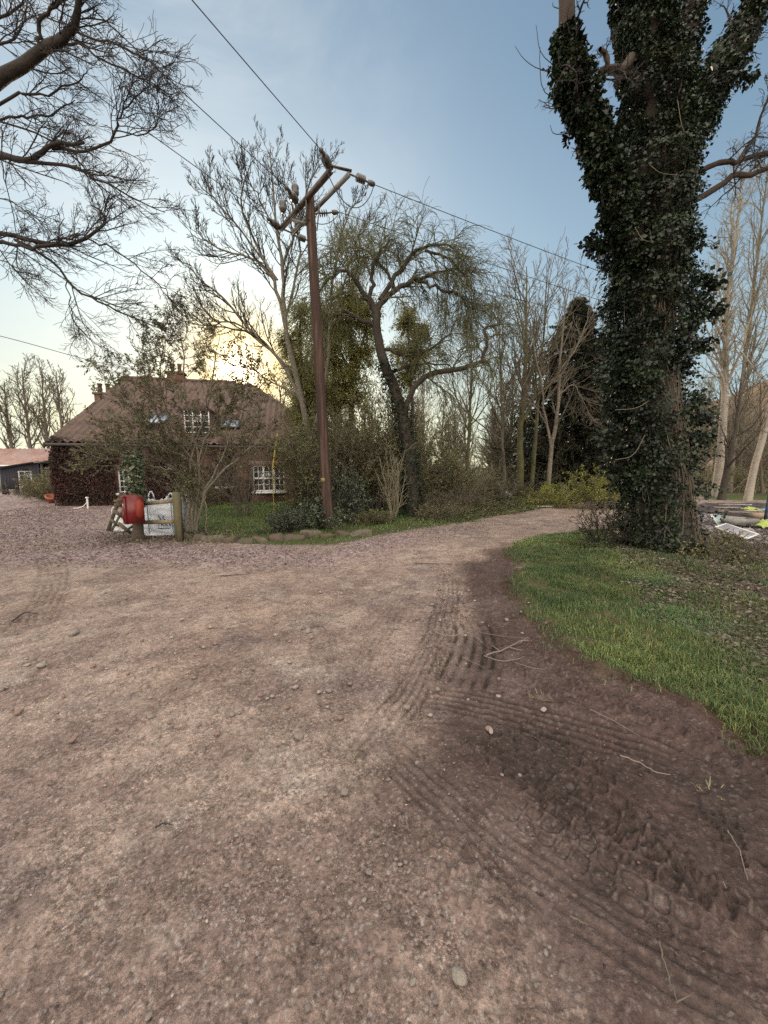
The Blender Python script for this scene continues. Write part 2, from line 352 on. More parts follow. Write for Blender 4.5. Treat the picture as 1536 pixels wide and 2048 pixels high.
def ground():
    # polar sheet: fine in front of the viewer, coarse behind; reaches the horizon
    th = np.concatenate([np.linspace(-180, -62, 60, endpoint=False), np.linspace(-62, 62, 640), np.linspace(62, 180, 60)[1:]])
    th = np.radians(th)
    rr = np.concatenate([[.02, .2, .4], np.exp(np.linspace(math.log(.55), math.log(30), 1050)), np.exp(np.linspace(math.log(30), math.log(1800), 70))[1:]])
    R, T = np.meshgrid(rr, th, indexing='ij'); X = R*np.sin(T); Y = R*np.cos(T)
    n, m = X.shape; x = X.ravel(); y = Y.ravel(); r = R.ravel()
    z, sv = terrain(x, y)
    near = r < 34
    jit = (.10+.010*r)*fbm(x*1.3, y*1.3, 11, 4)*1.6+ .05*fbm(x*7, y*7, 12, 3)
    sm = sdist(MUD, x, y)+jit*1.6; svn = sv+jit*.9; sl = sdist(LITTER, x, y)+jit*3
    sg = sdist(GRAVEL, x, y)+jit*2.5; sw = sdist(LAWN, x, y)+jit*.8; so = sdist(WOOD, x, y)+jit
    sy = sdist(YARD, x, y)+jit; st = sdist(STRIP, x, y)+jit
    mv = sstep(-.04, .10, svn); mm = sstep(-.25, .45, sm)*(1-mv); ml = sstep(-.3, .6, sl); mg = sstep(-.5, .6, sg)
    mw = sstep(-.1, .15, sw); mo = sstep(-.3, .3, so); my = sstep(-.2, .3, sy); mt = sstep(-.1, .3, st)
    far = sstep(24, 34, r)*(1-mg)
    # ---- height detail
    f1 = fbm(x*3, y*3, 21, 4); f2 = fbm(x*14, y*14, 22, 4); f3 = fbm(x*55, y*55, 23, 3)
    c1, c2, cid = cell(x*9, y*9, 5); peb = np.clip(1-c1*2.6, 0, 1)*(cid > .62)
    d1, d2, did = cell(x*26, y*26, 6); peb2 = np.clip(1-d1*(2.0+1.2*f2), 0, 1)*(did > .45)
    k1, k2, kid = cell(x*60, y*60, 8); peb3 = np.clip(1-k1*2.0, 0, 1)*(kid > .35)
    dirt = (1-mm)*(1-mv)*(1-mw)*(1-mo)
    patch = sstep(-.15, .35, fbm(x*.9+.3*f1, y*.9, 31, 3))          # rougher, stonier patches
    f4 = fbm(x*33, y*33, 24, 3); f5 = np.abs(fbm(x*8, y*8, 25, 4))
    dz = .007*f1+.0035*f2+.0032*f3+.0030*f4-.003*f5
    dz = dz+dirt*(.003*peb*patch+.0045*peb2*(.35+.65*patch)+.0042*peb3)
    dz = dz+mm*(.012*np.abs(f2)**.8*np.sign(f2)+.007*f1-.014*np.abs(fbm(x*5, y*5, 26, 4)))
    # gravel drive: coarse churned chippings
    dz = dz+mg*(.010*(1-c1)+.016*(1-d1)*(.4+did)+.008*f2)
    dz = dz+mv*(.03*f1+.02*f2)+mo*(.04*f1+.05*f2)+my*(.05*f1+.07*np.abs(f2))
    trackmask = np.zeros_like(x); groove = np.zeros_like(x); wet = np.zeros_like(x)
    idx = np.where(r < 14)[0]; xi, yi = x[idx], y[idx]; wob = .012*fbm(xi*5, yi*5, 61, 2)
    brk = sstep(-.35, .1, fbm(xi*4.5, yi*4.5, 62, 3))
    for path, wd, kind, dep, pit in TRK:
        P = catmull(pg(*path), 40); al, sg_, ds, tot = linedist(P, xi, yi); sg_ = sg_+wob
        fade = sstep(0, .25, al)*sstep(0, .3, tot-al)
        m_ = sstep(wd/2+.02, wd/2-.02, np.abs(sg_))*fade*(1-mv[idx])
        gd = 0*al
        if kind == 'line':
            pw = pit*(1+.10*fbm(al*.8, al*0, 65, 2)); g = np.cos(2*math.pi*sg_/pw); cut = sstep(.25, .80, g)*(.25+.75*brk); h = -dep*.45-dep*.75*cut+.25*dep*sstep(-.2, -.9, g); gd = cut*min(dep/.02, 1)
        elif kind == 'rut':
            h = -dep*.5*np.exp(-(sg_/(wd*.25))**2)+dep*.4*np.exp(-((np.abs(sg_)-wd*.42)/.03)**2)*(.4+brk)
        else:
            w1 = .35*fbm(xi*6, yi*6, 63, 2); s2 = sg_+pit*w1; al2 = al+pit*.6*fbm(xi*5+9, yi*5, 64, 2)
            row = np.floor(s2/pit); u = al2/pit+.5*(row % 2)+.25*np.sin(row*2.1); fu = u-np.floor(u); fv = s2/pit-row
            e = np.maximum(abs(fu-.5), abs(fv-.5))+.25*np.minimum(abs(fu-.5), abs(fv-.5))
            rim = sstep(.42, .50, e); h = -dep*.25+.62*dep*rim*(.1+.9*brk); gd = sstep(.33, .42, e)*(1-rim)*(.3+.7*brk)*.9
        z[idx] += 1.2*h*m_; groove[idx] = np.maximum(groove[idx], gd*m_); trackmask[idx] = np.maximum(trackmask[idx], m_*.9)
    for path, wd, hh in CLOD:
        P = catmull(pg(*path), 24); al, sg_, ds, tot = linedist(P, xi, yi)
        m_ = np.exp(-(ds/wd)**2)*sstep(-.02, .1, al)
        a1, a2, aid = cell(xi*22, yi*22, 9); b1, b2, bid = cell(xi*48, yi*48, 10)
        z[idx] += m_*hh*(.35+1.1*np.clip(1-a1*1.5, 0, 1)*(.3+aid)+.35*np.clip(1-b1*1.4, 0, 1)*bid)
        wet[idx] = np.maximum(wet[idx], m_*.6)
    z += dz*(1-.55*trackmask)*sstep(60, 20, r)
    # ---- colour of the earth, groove shade included
    def lerp(a, b, t): return a*(1-t[:, None])+np.asarray(b)*t[:, None]
    base = np.tile(np.array((.350, .268, .226)), (len(x), 1))
    big = fbm(x*.45, y*.45, 71, 4); med = fbm(x*2.2, y*2.2, 72, 4); fin = fbm(x*20, y*20, 73, 4, .65)
    stre = fbm((x*.8+y*.6)*2.2, (y*.8-x*.6)*9, 74, 4)
    base = lerp(base, (.272, .204, .176), sstep(-.1, .5, med+.5*big))
    base = lerp(base, (.395, .312, .260), .65*sstep(.0, .5, -med+.6*big+.4*stre))
    base = lerp(base, (.335, .24, .182), .35*sstep(.1, .5, fbm(x*.7, y*.7, 75, 3)))
    base = lerp(base, (.190, .148, .145), .5*sstep(.18, .42, fbm(x*1.5+5, y*1.5, 79, 5, .6)))
    base = lerp(base, (.43, .37, .32), .55*sstep(.25, .5, fbm(x*2.1-3, y*2.1, 80, 5, .6)))
    lane = fbm((x*.55+y*.84)*.35, (x*.84-y*.55)*1.5, 81, 4); base = base*(1+.10*lane[:, None])
    grav = np.tile(np.array((.300, .232, .228)), (len(x), 1))
    gv = _hash(np.floor(cid*9999).astype(np.int64), np.floor(did*9999).astype(np.int64), 2)
    grav = grav*(.50+1.0*did[:, None])*(.75+.5*gv[:, None])
    grav = lerp(grav, (.30, .235, .19), .6*sstep(.15, .5, fbm(x*.8, y*.8, 76, 3)))
    base = lerp(base, grav, mg*.92)
    mud = np.tile(np.array((.090, .056, .047)), (len(x), 1))
    mud = lerp(mud, (.128, .088, .076), sstep(-.1, .45, fbm(x*1.6, y*1.6, 77, 4)+.3*fin))
    mud = lerp(mud, (.058, .038, .032), .8*sstep(.1, .5, fbm(x*1.1+4, y*1.1, 78, 4)))
    base = lerp(base, mud, sstep(-.25, .45, sm))
    base = base*(1+.30*fin[:, None]*(1-.4*mm[:, None]))*(1+.22*(f3+f4)[:, None])
    base = base*(1+.12*stre[:, None])
    # pale chips and dark specks
    ch = (peb2 > .45)*(did > .93)*(1-mm*.75)*(1-mo)*(1-mv); base = lerp(base, (.42, .37, .33), .35*ch)
    ch = (peb3 > .25)*(kid > .84)*(1-mm*.7)*(1-mo)*(1-mv); base = lerp(base, (.45, .41, .38), .6*ch)
    dk = (peb3 > .2)*(kid < .47)*(kid > .35)*(1-mv); base = lerp(base, (.10, .075, .066), .6*dk)
    dk = (peb > .45)*(cid > .93); base = lerp(base, (.2, .16, .145), .4*dk)
    base = base*(1-.12*trackmask[:, None])*(1-.62*groove[:, None])*(1-.25*wet[:, None])  # moist grooves and lug edges, darkened in colour to read as shade
    gr = np.tile(np.array((.070, .095, .030)), (len(x), 1)); gr = lerp(gr, (.11, .09, .05), sstep(-.1, .4, f2+.4*f1))
    li = np.tile(np.array((.135, .105, .075)), (len(x), 1)); li = lerp(li, (.07, .05, .04), sstep(-.2, .3, f2)); li = lerp(li, (.22, .18, .13), sstep(.1, .5, f3))
    mv = sstep(.06, .36, svn+.2*f1); base = lerp(base, gr, mv); base = lerp(base, li, mv*ml*.95); base = lerp(base, gr*1.1, mw)
    wd_ = np.tile(np.array((.062, .055, .035)), (len(x), 1)); wd_ = lerp(wd_, (.12, .09, .06), sstep(0, .4, f2)); wd_ = lerp(wd_, (.05, .075, .025), sstep(.0, .3, f1))
    base = lerp(base, wd_, mo)
    yd = np.tile(np.array((.075, .062, .062)), (len(x), 1)); yd = lerp(yd, (.2, .18, .18), sstep(.2, .4, fin))
    base = lerp(base, yd, my*(1-mv)); base = lerp(base, (.09, .13, .03), mt)
    base = lerp(base, wd_*1.2, far)
    base = np.clip(base, .01, .9)
    # wetness -> roughness in alpha-like second attribute: keep in the blue of 'wetness'
    V = np.stack([x, y, z], 1)
    I = np.arange(n*m).reshape(n, m)
    q = np.stack([I[:-1, :-1], I[:-1, 1:], I[1:, 1:], I[1:, :-1]], -1).reshape(-1, 4)
    cls = np.zeros(len(x), int)
    cls[mg > .5] = 1; cls[mm > .5] = 2; cls[(far > .5)] = 0; cls[my > .5] = 5; cls[mo > .5] = 4; cls[mw > .5] = 3; cls[mv > .5] = 6
    cls[(r > 34) & (cls != 4)] = 7
    fc = cls[q[:, 0]]
    M_ = {}
    names = {0: 'dirt_track', 1: 'gravel_drive', 2: 'mud', 3: 'lawn', 4: 'woodland_floor', 5: 'yard_ground', 6: 'verge_ground', 7: 'ground'}
    for k, nm in names.items():
        f = q[fc == k]
        if not len(f): continue
        used, inv = np.unique(f, return_inverse=True); f2_ = inv.reshape(f.shape)
        rough = {2: .62, 1: .9}.get(k, .9)
        mt_ = M_.setdefault(k, gmat(nm, rough, k)) if k in (0, 1, 2, 6) else M_.setdefault(k, mat(nm, (1, 1, 1), rough, [(700, (.62, .62, .62), .44, .58)], bump=.006 if k != 2 else .005, bscale=150, tone=True, spec=.35 if k == 2 else .2))
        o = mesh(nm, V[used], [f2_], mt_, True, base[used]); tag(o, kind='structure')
    return
ground()
# ------------------------------------------------------------------ vegetation tools
def rotaway(T, ang, rng, bias=None, flat=None):
    """tilt unit vectors T by angle ang round a random perpendicular"""
    r = rng.normal(size=T.shape)
    if flat is not None: r = r*np.asarray(flat)
    if bias is not None: r = r+bias
    p = nrm(r-(r*T).sum(-1, keepdims=True)*T)
    return nrm(T*np.cos(ang)[:, None]+p*np.sin(ang)[:, None])
def grow(P0, D0, L, r0, rt, S, wander, trop, rng, curl=0):
    """vectorised branch growth -> paths [N,S+1,3], radii [N,S+1]"""
    N = len(P0); P = np.empty((N, S+1, 3)); P[:, 0] = P0; D = D0.copy(); st = L/S
    bend = rng.normal(size=(N, 3))*curl
    trop = np.asarray(trop, float)
    for k in range(S):
        D = nrm(D+rng.normal(size=(N, 3))*wander+bend+trop*(k+1)/S)
        P[:, k+1] = P[:, k]+D*st[:, None]
    t = np.linspace(0, 1, S+1)[None]
    R = rt+(r0[:, None]-rt)*(1-t)**.9
    return P, R
def sample(P, R, t):
    """points, tangents, radii at parameter t[N] of paths"""
    S = P.shape[1]-1; x = np.clip(t, 0, .9999)*S; i = x.astype(int); f = x-i; n = np.arange(len(P))
    a = P[n, i]; b = P[n, i+1]
    return a+(b-a)*f[:, None], nrm(b-a), R[n, i]*(1-f)+R[n, i+1]*f
def kids(P, R, n, rng, t0=.2, t1=1.0, ang=(.5, .9), ratio=.5, shrink=.6, S=5, wander=.12, trop=(0, 0, .1), rmax=.65, rt=.004, lmin=.1, bias=None, flat=None, lfix=None, curl=0, rl=None):
    """n children per parent (n int or array)"""
    Lp = np.linalg.norm(np.diff(P, axis=1), axis=2).sum(1)
    n = np.full(len(P), n) if np.isscalar(n) else n
    idx = np.repeat(np.arange(len(P)), n)
    if not len(idx): return np.zeros((0, S+1, 3)), np.zeros((0, S+1))
    cnt = np.concatenate([np.arange(k) for k in n]) if len(n) < 200000 else 0
    t = t0+(t1-t0)*(cnt+rng.random(len(idx)))/n[idx]
    p, T, r = sample(P[idx], R[idx], t)
    a = rng.uniform(*ang, len(idx))
    D = rotaway(T, a, rng, bias, flat)
    L = (Lp[idx]*ratio if lfix is None else np.full(len(idx), lfix))*(1-shrink*(t-t0)/(1-t0+1e-6))*rng.uniform(.6, 1.25, len(idx))
    L = np.maximum(L, lmin)
    r0 = np.minimum(r*rmax, (rl or .02)*L+rt) if rl else r*rmax
    r0 = np.maximum(r0, rt*1.05)
    return grow(p, D, L, r0, rt, S, wander, trop, rng, curl)
def addt(mb, PR, k):
    if len(PR[0]): V, F = tubes(PR[0], PR[1], k); mb.add(V, F)
def path_arr(P, r0, r1, n=14, jit=.0, rng=RNG, pw=.8):
    Q = catmull(P, n); Q[1:-1] += rng.normal(size=Q[1:-1].shape)*jit
    t = np.linspace(0, 1, n); return Q[None], (r1+(r0-r1)*(1-t)**pw)[None]
def leaf_mesh(C, D, Nn, size, asp=.5, fold=.15, rng=RNG, tone=(.7, 1.3)):
    """kite shaped leaves: centres/bases C, directions D, normals Nn, sizes"""
    Nn = nrm(Nn-(Nn*D).sum(-1, keepdims=True)*D); Sd = np.cross(D, Nn); s = size[:, None]
    V = np.stack([C, C+D*s*.45+Sd*s*asp*.5+Nn*s*fold, C+D*s, C+D*s*.45-Sd*s*asp*.5+Nn*s*fold], 1).reshape(-1, 3)
    b = np.arange(len(C))[:, None]*4; F = np.concatenate([b+np.array([0, 1, 2]), b+np.array([0, 2, 3])])
    c = np.repeat(rng.uniform(*tone, len(C)), 4)
    return V, F, np.stack([c, c, c], 1)
def leaves_on(mb, P, R, n, rng, size=(.05, .09), asp=.5, t0=.1, ang=(.6, 1.3), droop=.3, off=0, tone=(.6, 1.35), up=.6):
    """leaves along branch paths"""
    n = np.full(len(P), n) if np.isscalar(n) else n
    idx = np.repeat(np.arange(len(P)), n); t = t0+(1-t0)*rng.random(len(idx))
    p, T, r = sample(P[idx], R[idx], t)
    D = rotaway(T, rng.uniform(*ang, len(idx)), rng); D = nrm(D+np.array((0, 0, -droop)))
    Nn = rng.normal(size=D.shape)*(1-up)+np.array((0, 0, up))
    sz = rng.uniform(*size, len(idx))
    V, F, C = leaf_mesh(p+D*(off*rng.random(len(idx)))[:, None], D, Nn, sz, asp, .12, rng, tone); mb.add(V, F, C)
M_BARK = mat('bark_dark', (.050, .042, .036), .9, [(3, (.085, .072, .058), .4, .6, (1, 1, .3)), (25, (.05, .045, .035), .45, .65)], bump=.02, bscale=20)
M_BARKG = mat('bark_grey', (.17, .15, .118), .9, [(3, (.115, .104, .08), .4, .6, (1, 1, .3)), (20, (.30, .27, .21), .5, .7)], bump=.02, bscale=20)
M_BARKB = mat('bark_birch', (.36, .33, .28), .85, [(1.5, (.30, .26, .21), .45, .62, (1, 1, 1.5)), (9, (.10, .085, .07), .58, .66, (1, 1, 3.5))], bump=.01, bscale=20)
M_BARKM = mat('bark_mossy', (.085, .078, .048), .95, [(2.5, (.12, .12, .045), .4, .6), (20, (.08, .065, .045), .5, .7)], bump=.02, bscale=20)
M_TWIG = mat('twig_brown', (.150, .128, .098), .85)
M_TWIGD = mat('twig_dark', (.040, .034, .032), .85)
M_TWIGT = mat('twig_tan', (.255, .230, .160), .85)
M_TWIGY = mat('twig_willow', (.135, .135, .068), .8)
M_TWIGR = mat('twig_reddish', (.14, .105, .078), .85)
M_IVY = mat('leaf_ivy', (.030, .048, .022), .36, [(1.5, (.014, .022, .012), .4, .55), (.7, (.05, .062, .022), .60, .72)], tone=True, spec=.42, transl=.12)
M_LAUREL = mat('leaf_olive', (.150, .152, .078), .5, [(1.2, (.115, .105, .06), .4, .6)], tone=True, spec=.35, transl=.25)
M_HOLLY = mat('leaf_holly', (.078, .105, .062), .38, [(1.5, (.10, .12, .075), .4, .6)], tone=True, spec=.5, transl=.12)
M_SHRUB = mat('leaf_shrub', (.185, .190, .082), .6, [(1.0, (.105, .100, .05), .4, .6)], tone=True, spec=.3, transl=.25)
M_WILL = mat('leaf_willow', (.20, .215, .070), .6, [(1.0, (.12, .115, .04), .4, .6)], tone=True, transl=.4)
M_CONI = mat('leaf_conifer', (.030, .042, .024), .7, [(1.0, (.06, .045, .025), .45, .65)], tone=True, transl=.1)
M_YEL = mat('leaf_yellowgreen', (.22, .24, .045), .6, tone=True, transl=.35)
M_CREEP = mat('creeper_stem', (.095, .055, .045), .85, [(2, (.055, .038, .034), .4, .6)])
M_CREEPL = mat('creeper_leaf', (.085, .042, .038), .8, [(1.2, (.055, .042, .032), .4, .6)], tone=True, transl=.1)
M_BROAD = mat('leaf_golden', (.27, .26, .085), .6, [(.6, (.19, .19, .06), .4, .6)], tone=True, transl=.4)

def std_tree(name, base, H, r0, rng, trunkpts=None, lean=(0, 0), first=.25, n1=16, n2=7, n3=6, n4=0, ang1=(.5, .9), r1=.42, mtr=M_BARKG, mtw=M_TWIG, trop=(0, 0, .10), rt=.006, label='', cat='tree', group=None, leaf=None, parts=True, shr=.55, flat=None, k1=6, r2=.5, wander=.12, upk=.25):
    """bare tree: trunk + limbs as 'trunk', fine wood as 'crown'"""
    base = np.array((base[0], base[1], gz(base[0], base[1])-.05 if len(base) < 3 else base[2]))
    if trunkpts is None:
        trunkpts = [(0, 0, 0), (lean[0]*.3+rng.normal()*.04, lean[1]*.3, H*.3), (lean[0]*.62+rng.normal()*.08, lean[1]*.6+rng.normal()*.1, H*.62), (lean[0], lean[1], H)]
    T = path_arr(np.array(trunkpts, float), r0, rt*2, 18, H*.0015, rng, pw=.85)
    T[1][0, 0] *= 1.2; T[1][0, 1] *= 1.04
    A = kids(*T, n1, rng, first, .98, ang1, r1, shr, 8, wander, (0, 0, upk), .55, rt, .4, flat=flat)
    B = kids(*A, n2, rng, .12, 1, (.4, .9), r2, .5, 6, wander, trop, .6, rt, .2)
    C = kids(*B, n3, rng, .1, 1, (.4, .9), .5, .4, 4, wander, trop, .6, rt*.8, .12)
    root = empty(name, base, label=label, cat=cat, group=group)
    tb = MB(); addt(tb, T, 10); addt(tb, A, k1); tb.build('trunk', mtr, None, True).parent = root
    cb = MB(); addt(cb, B, 4); addt(cb, C, 3)
    if n4:
        Dn = kids(*C, n4, rng, .1, 1, (.4, .9), .6, .4, 3, wander, trop, .7, rt*.65, .08); addt(cb, Dn, 3)
    cb.build('crown', mtw, None).parent = root
    if leaf:
        lm, per, sz, asp = leaf; lb = MB(); src = C
        leaves_on(lb, *src, per, rng, sz, asp); lb.build('foliage', lm, None).parent = root
    return root
def copy_tree(o, loc, rz=0, sc=1.0, label=None, scz=None):
    c = o.copy(); COL.objects.link(c); c.location = loc; c.rotation_euler = (0, 0, rz); c.scale = (sc, sc, scz or sc)
    if label: c['label'] = label
    for ch in list(o.children):
        d = ch.copy(); COL.objects.link(d); d.parent = c
    return c
# ------------------------------------------------------------------ big ivy clad tree on the verge
def ivy_tree():
    rng = np.random.default_rng(11)
    base = gp3(1328, 1098); Y0 = base[1]
    root = empty('ivy_clad_tree', base, label='huge tree with forked trunk wholly clad in dark ivy at the edge of the grass', cat='tree')
    def W(u, v, dy=0): return at(u, v, Y0+dy)
    trunk = path_arr([base-(0, 0, .1), W(1314, 950), W(1296, 780), W(1300, 600), W(1308, 430, .1), W(1312, 230, .15), W(1292, 60, .3), W(1265, -120, .5), W(1240, -400, .8)], .46, .20, 30, .012, rng)
    trunk[1][0] = np.interp(np.arange(30), [0, 2, 8, 16, 22, 29], [.54, .46, .40, .42, .36, .20])
    limbs = [path_arr([W(1318, 560), W(1272, 485, -.2), W(1240, 419, -.3), W(1213, 331, -.5), W(1188, 262, -.6), W(1150, 180, -.6), W(1135, 95, -.6), W(1131, 0, -.6), W(1128, -120, -.6)], .17, .10, 20, .015, rng),
             path_arr([W(1325, 330), W(1352, 180, .2), W(1370, 60, .3), W(1405, -60, .4)], .24, .12, 14, .01, rng),
             path_arr([W(1335, 380), W(1372, 260, .3), W(1401, 216, .4), W(1436, 157, .6), W(1488, 52, .8), W(1530, -20, .9), W(1590, -130, 1.0)], .17, .09, 18, .015, rng)]
    bare = [path_arr([W(1262, 115), W(1245, 138, -.1), W(1215, 140, -.2), W(1198, 148, -.2), W(1195, 160, -.2), W(1206, 152, -.3), W(1214, 128, -.4), W(1210, 105, -.4), W(1200, 98, -.5)], .075, .03, 16, .004, rng),
            path_arr([W(1390, 400, .2), W(1460, 355, .1), W(1510, 345, 0), W(1600, 310, 0)], .055, .035, 12, .02, rng),
            path_arr([W(1395, 345, .2), W(1430, 330, .2), W(1480, 320, .2), W(1536, 305, .2), W(1620, 290, .2)], .05, .035, 12, .02, rng),
            path_arr([W(1460, 325, .2), W(1500, 290, .2), W(1525, 230, .2), W(1545, 150, .2)], .03, .012, 10, .02, rng),
            path_arr([W(1340, 330, -.3), W(1366, 240, -.4), W(1362, 195, -.4), W(1362, 160, -.4)], .03, .012, 10, .02, rng)]
    tb = MB()
    for p in [trunk]+limbs: addt(tb, p, 14)
    for p in bare: addt(tb, p, 8)
    tb.build('trunk', mat('bark_shaded_dark', (.045, .036, .030), .9, [(3, (.075, .058, .046), .4, .6, (1, 1, .3))], bump=.02, bscale=20), root, True)
    # ivy stems running up
    sb = MB()
    allp = [trunk]+limbs
    for i in range(90):
        t0 = rng.uniform(0, .4)*(i < 60); t = np.linspace(t0, min(t0+rng.uniform(.1, .4), .98), 14); P, T, r = sample(np.repeat(trunk[0], 14, 0), np.repeat(trunk[1], 14, 0), t)
        a = rng.uniform(0, 6.28)+np.cumsum(rng.normal(size=14)*.12); rr = r*1.04+.04+.05*rng.random()
        if i < 30: a = -.9+rng.normal()*.4+np.cumsum(rng.normal(size=14)*.10)
        Q = P+np.stack([np.cos(a)*rr, np.sin(a)*rr, np.zeros(14)], 1); sb.tube(Q, np.linspace(.008, .004, 14), 4, False)
    for (u, v, du, dv) in [(1300, 330, 55, 20), (1355, 200, 25, 70), (1270, 455, 40, 30), (1300, 460, 10, 30), (1290, 870, -60, 50), (1300, 800, -70, 20), (1330, 850, 30, 60), (1350, 900, 10, 90)]:
        sb.tube(catmull([W(u, v, -.55), W(u+du*.4, v+dv*.8, -.62), W(u+du, v+dv, -.55)], 8), .006, 4, False)
    sb.build('ivy_stems', mat('ivy_stem', (.17, .14, .105), .85), root)
    # twig fans of the bare limbs
    cb = MB()
    src = [np.vstack([x[0] if x[0].shape[1] == 12 else catmull(x[0][0], 12)[None] for x in bare+limbs]), np.vstack([np.interp(np.linspace(0, 1, 12), np.linspace(0, 1, x[1].shape[1]), x[1][0])[None] for x in bare+limbs])]
    A = kids(*src, np.array([6, 7, 7, 8, 5, 6, 6, 7]), rng, .25, 1, (.7, 1.3), lfix=.9, S=8, wander=.22, trop=(0, 0, .05), rmax=.3, rt=.005)
    A[1][:] = np.minimum(A[1], .018)
    B = kids(*A, 7, rng, .1, 1, (.6, 1.2), .5, .4, 6, .25, (0, 0, .0), .7, .004, .1); C = kids(*B, 5, rng, .1, 1, (.6, 1.2), .5, .4, 4, .25, (0, 0, 0), .7, .003, .06)
    addt(cb, A, 5); addt(cb, B, 4); addt(cb, C, 3)
    for pts in [[(1150, 145), (1085, 140), (1050, 120), (1030, 92)], [(1140, 150), (1085, 110), (1072, 50)], [(1150, 210), (1090, 185), (1080, 130), (1080, 95)], [(1150, 265), (1110, 268), (1100, 250)], [(1145, 20), (1110, 15), (1105, 5)], [(1290, 1090), (1340, 1060), (1400, 1085)], [(1390, 1095), (1430, 1075), (1470, 1110)]]:
        cb.tube(catmull([W(u, v, -.5) for u, v in pts], 10), np.linspace(.010, .004, 10), 4, False)
    # ivy leaves: shells of leaves round trunk and limbs, on short side shoots
    lb = MB(); stems = []
    def coat(PR, n, shell, lo=0, hi=1, sz=(.035, .08), bulge=None):
        t = lo+(hi-lo)*rng.random(n); P, T, r = sample(np.repeat(PR[0], n, 0), np.repeat(PR[1], n, 0), t)
        rad = nrm(np.cross(T, rng.normal(size=T.shape)))
        lump = .15+1.35*vnoise(t*40+7, np.arctan2(rad[:, 1], rad[:, 0])*1.6+20, 5)
        s = shell if np.isscalar(shell) else np.interp(t, shell[0], shell[1])
        d = r+s*lump*(rng.random(n)**.55)
        C = P+rad*d[:, None]
        gap = vnoise(t*60+3, np.arctan2(rad[:, 1], rad[:, 0])*3+9, 15); keep = gap > .17
        if PR is trunk: keep &= ~((C[:, 2] > .3) & (C[:, 2] < 3.4) & (rad @ np.array((.62, -.78, 0)) > .72) & (rng.random(n) < .86))
        C, rad = C[keep], rad[keep]; n = len(C)
        D = nrm(rad*.55+rng.normal(size=rad.shape)*.45+np.array((0, 0, -.55))); Nn = rad+np.array((0, 0, .5))+rng.normal(size=rad.shape)*.45
        V, F, Cc = leaf_mesh(C, D, Nn, rng.uniform(*sz, n), .85, .10, rng, (.35, 1.7)); lb.add(V, F, Cc)
    coat(trunk, 90000, ((0, .12, .3, .42, .50, .56, .70, 1), (.18, .24, .30, .38, .38, .24, .15, .13)), 0, .93, (.030, .075))
    coat(limbs[0], 17000, ((0, .25, .6, .75, .9), (.20, .15, .15, .11, .02)), .0, .80)
    coat(limbs[1], 4500, .14, 0, 1); coat(limbs[2], 11000, ((0, .5, 1), (.26, .20, .12)), .0, .95)
    # protruding sprays
    n = 230; t = rng.random(n)*.8+.05
    for PR, nn, lo, hi in ((trunk, 330, .04, .66), (limbs[0], 110, .1, .75), (limbs[2], 90, .1, .9)):
        t = lo+(hi-lo)*rng.random(nn); P, T, r = sample(np.repeat(PR[0], nn, 0), np.repeat(PR[1], nn, 0), t)
        rad = nrm(np.cross(T, rng.normal(size=T.shape))); rad[:, 2] *= .3; rad = nrm(rad)
        S_, R_ = grow(P+rad*r[:, None], rad, rng.uniform(.2, .65, nn)*(np.where(t > .45, .38, 1) if PR is trunk else .40), np.full(nn, .01), .004, 6, .15, (0, 0, -.12), rng)
        addt(cb if False else sb, (S_, R_), 3) if False else stems.append((S_, R_))
        leaves_on(lb, S_, R_, 26, rng, (.045, .085), .85, .15, (.6, 1.4), .5, .10, (.35, 1.7), .5)
    for (u, v) in [(1190, 352), (1180, 480), (1170, 490), (1500, 150), (1470, 110), (1415, 600), (1440, 620), (1410, 690), (1400, 800), (1430, 830), (1440, 560), (1420, 870), (1225, 900), (1200, 870), (1235, 700), (1205, 760), (1220, 820), (1215, 940)]:
        e = W(u, v, rng.uniform(-.3, .2)); tt = W(1318+(u-1318)*.45, v+15)
        S_ = catmull([tt, (tt+e)/2+(0, 0, .05), e], 7)[None]; S_ = np.repeat(S_, 3, 0)+rng.normal(size=(3, 7, 3))*.05; R_ = np.full((3, 7), .006); stems.append((S_, R_))
        leaves_on(lb, S_, R_, 60, rng, (.06, .11), .85, .3, (.6, 1.4), .4, .14, (.35, 1.7), .5)
    lb.build('ivy', M_IVY, root)
    for s_ in stems: addt(cb, s_, 3)
    cb.build('crown', M_TWIGD, root)
ivy_tree()
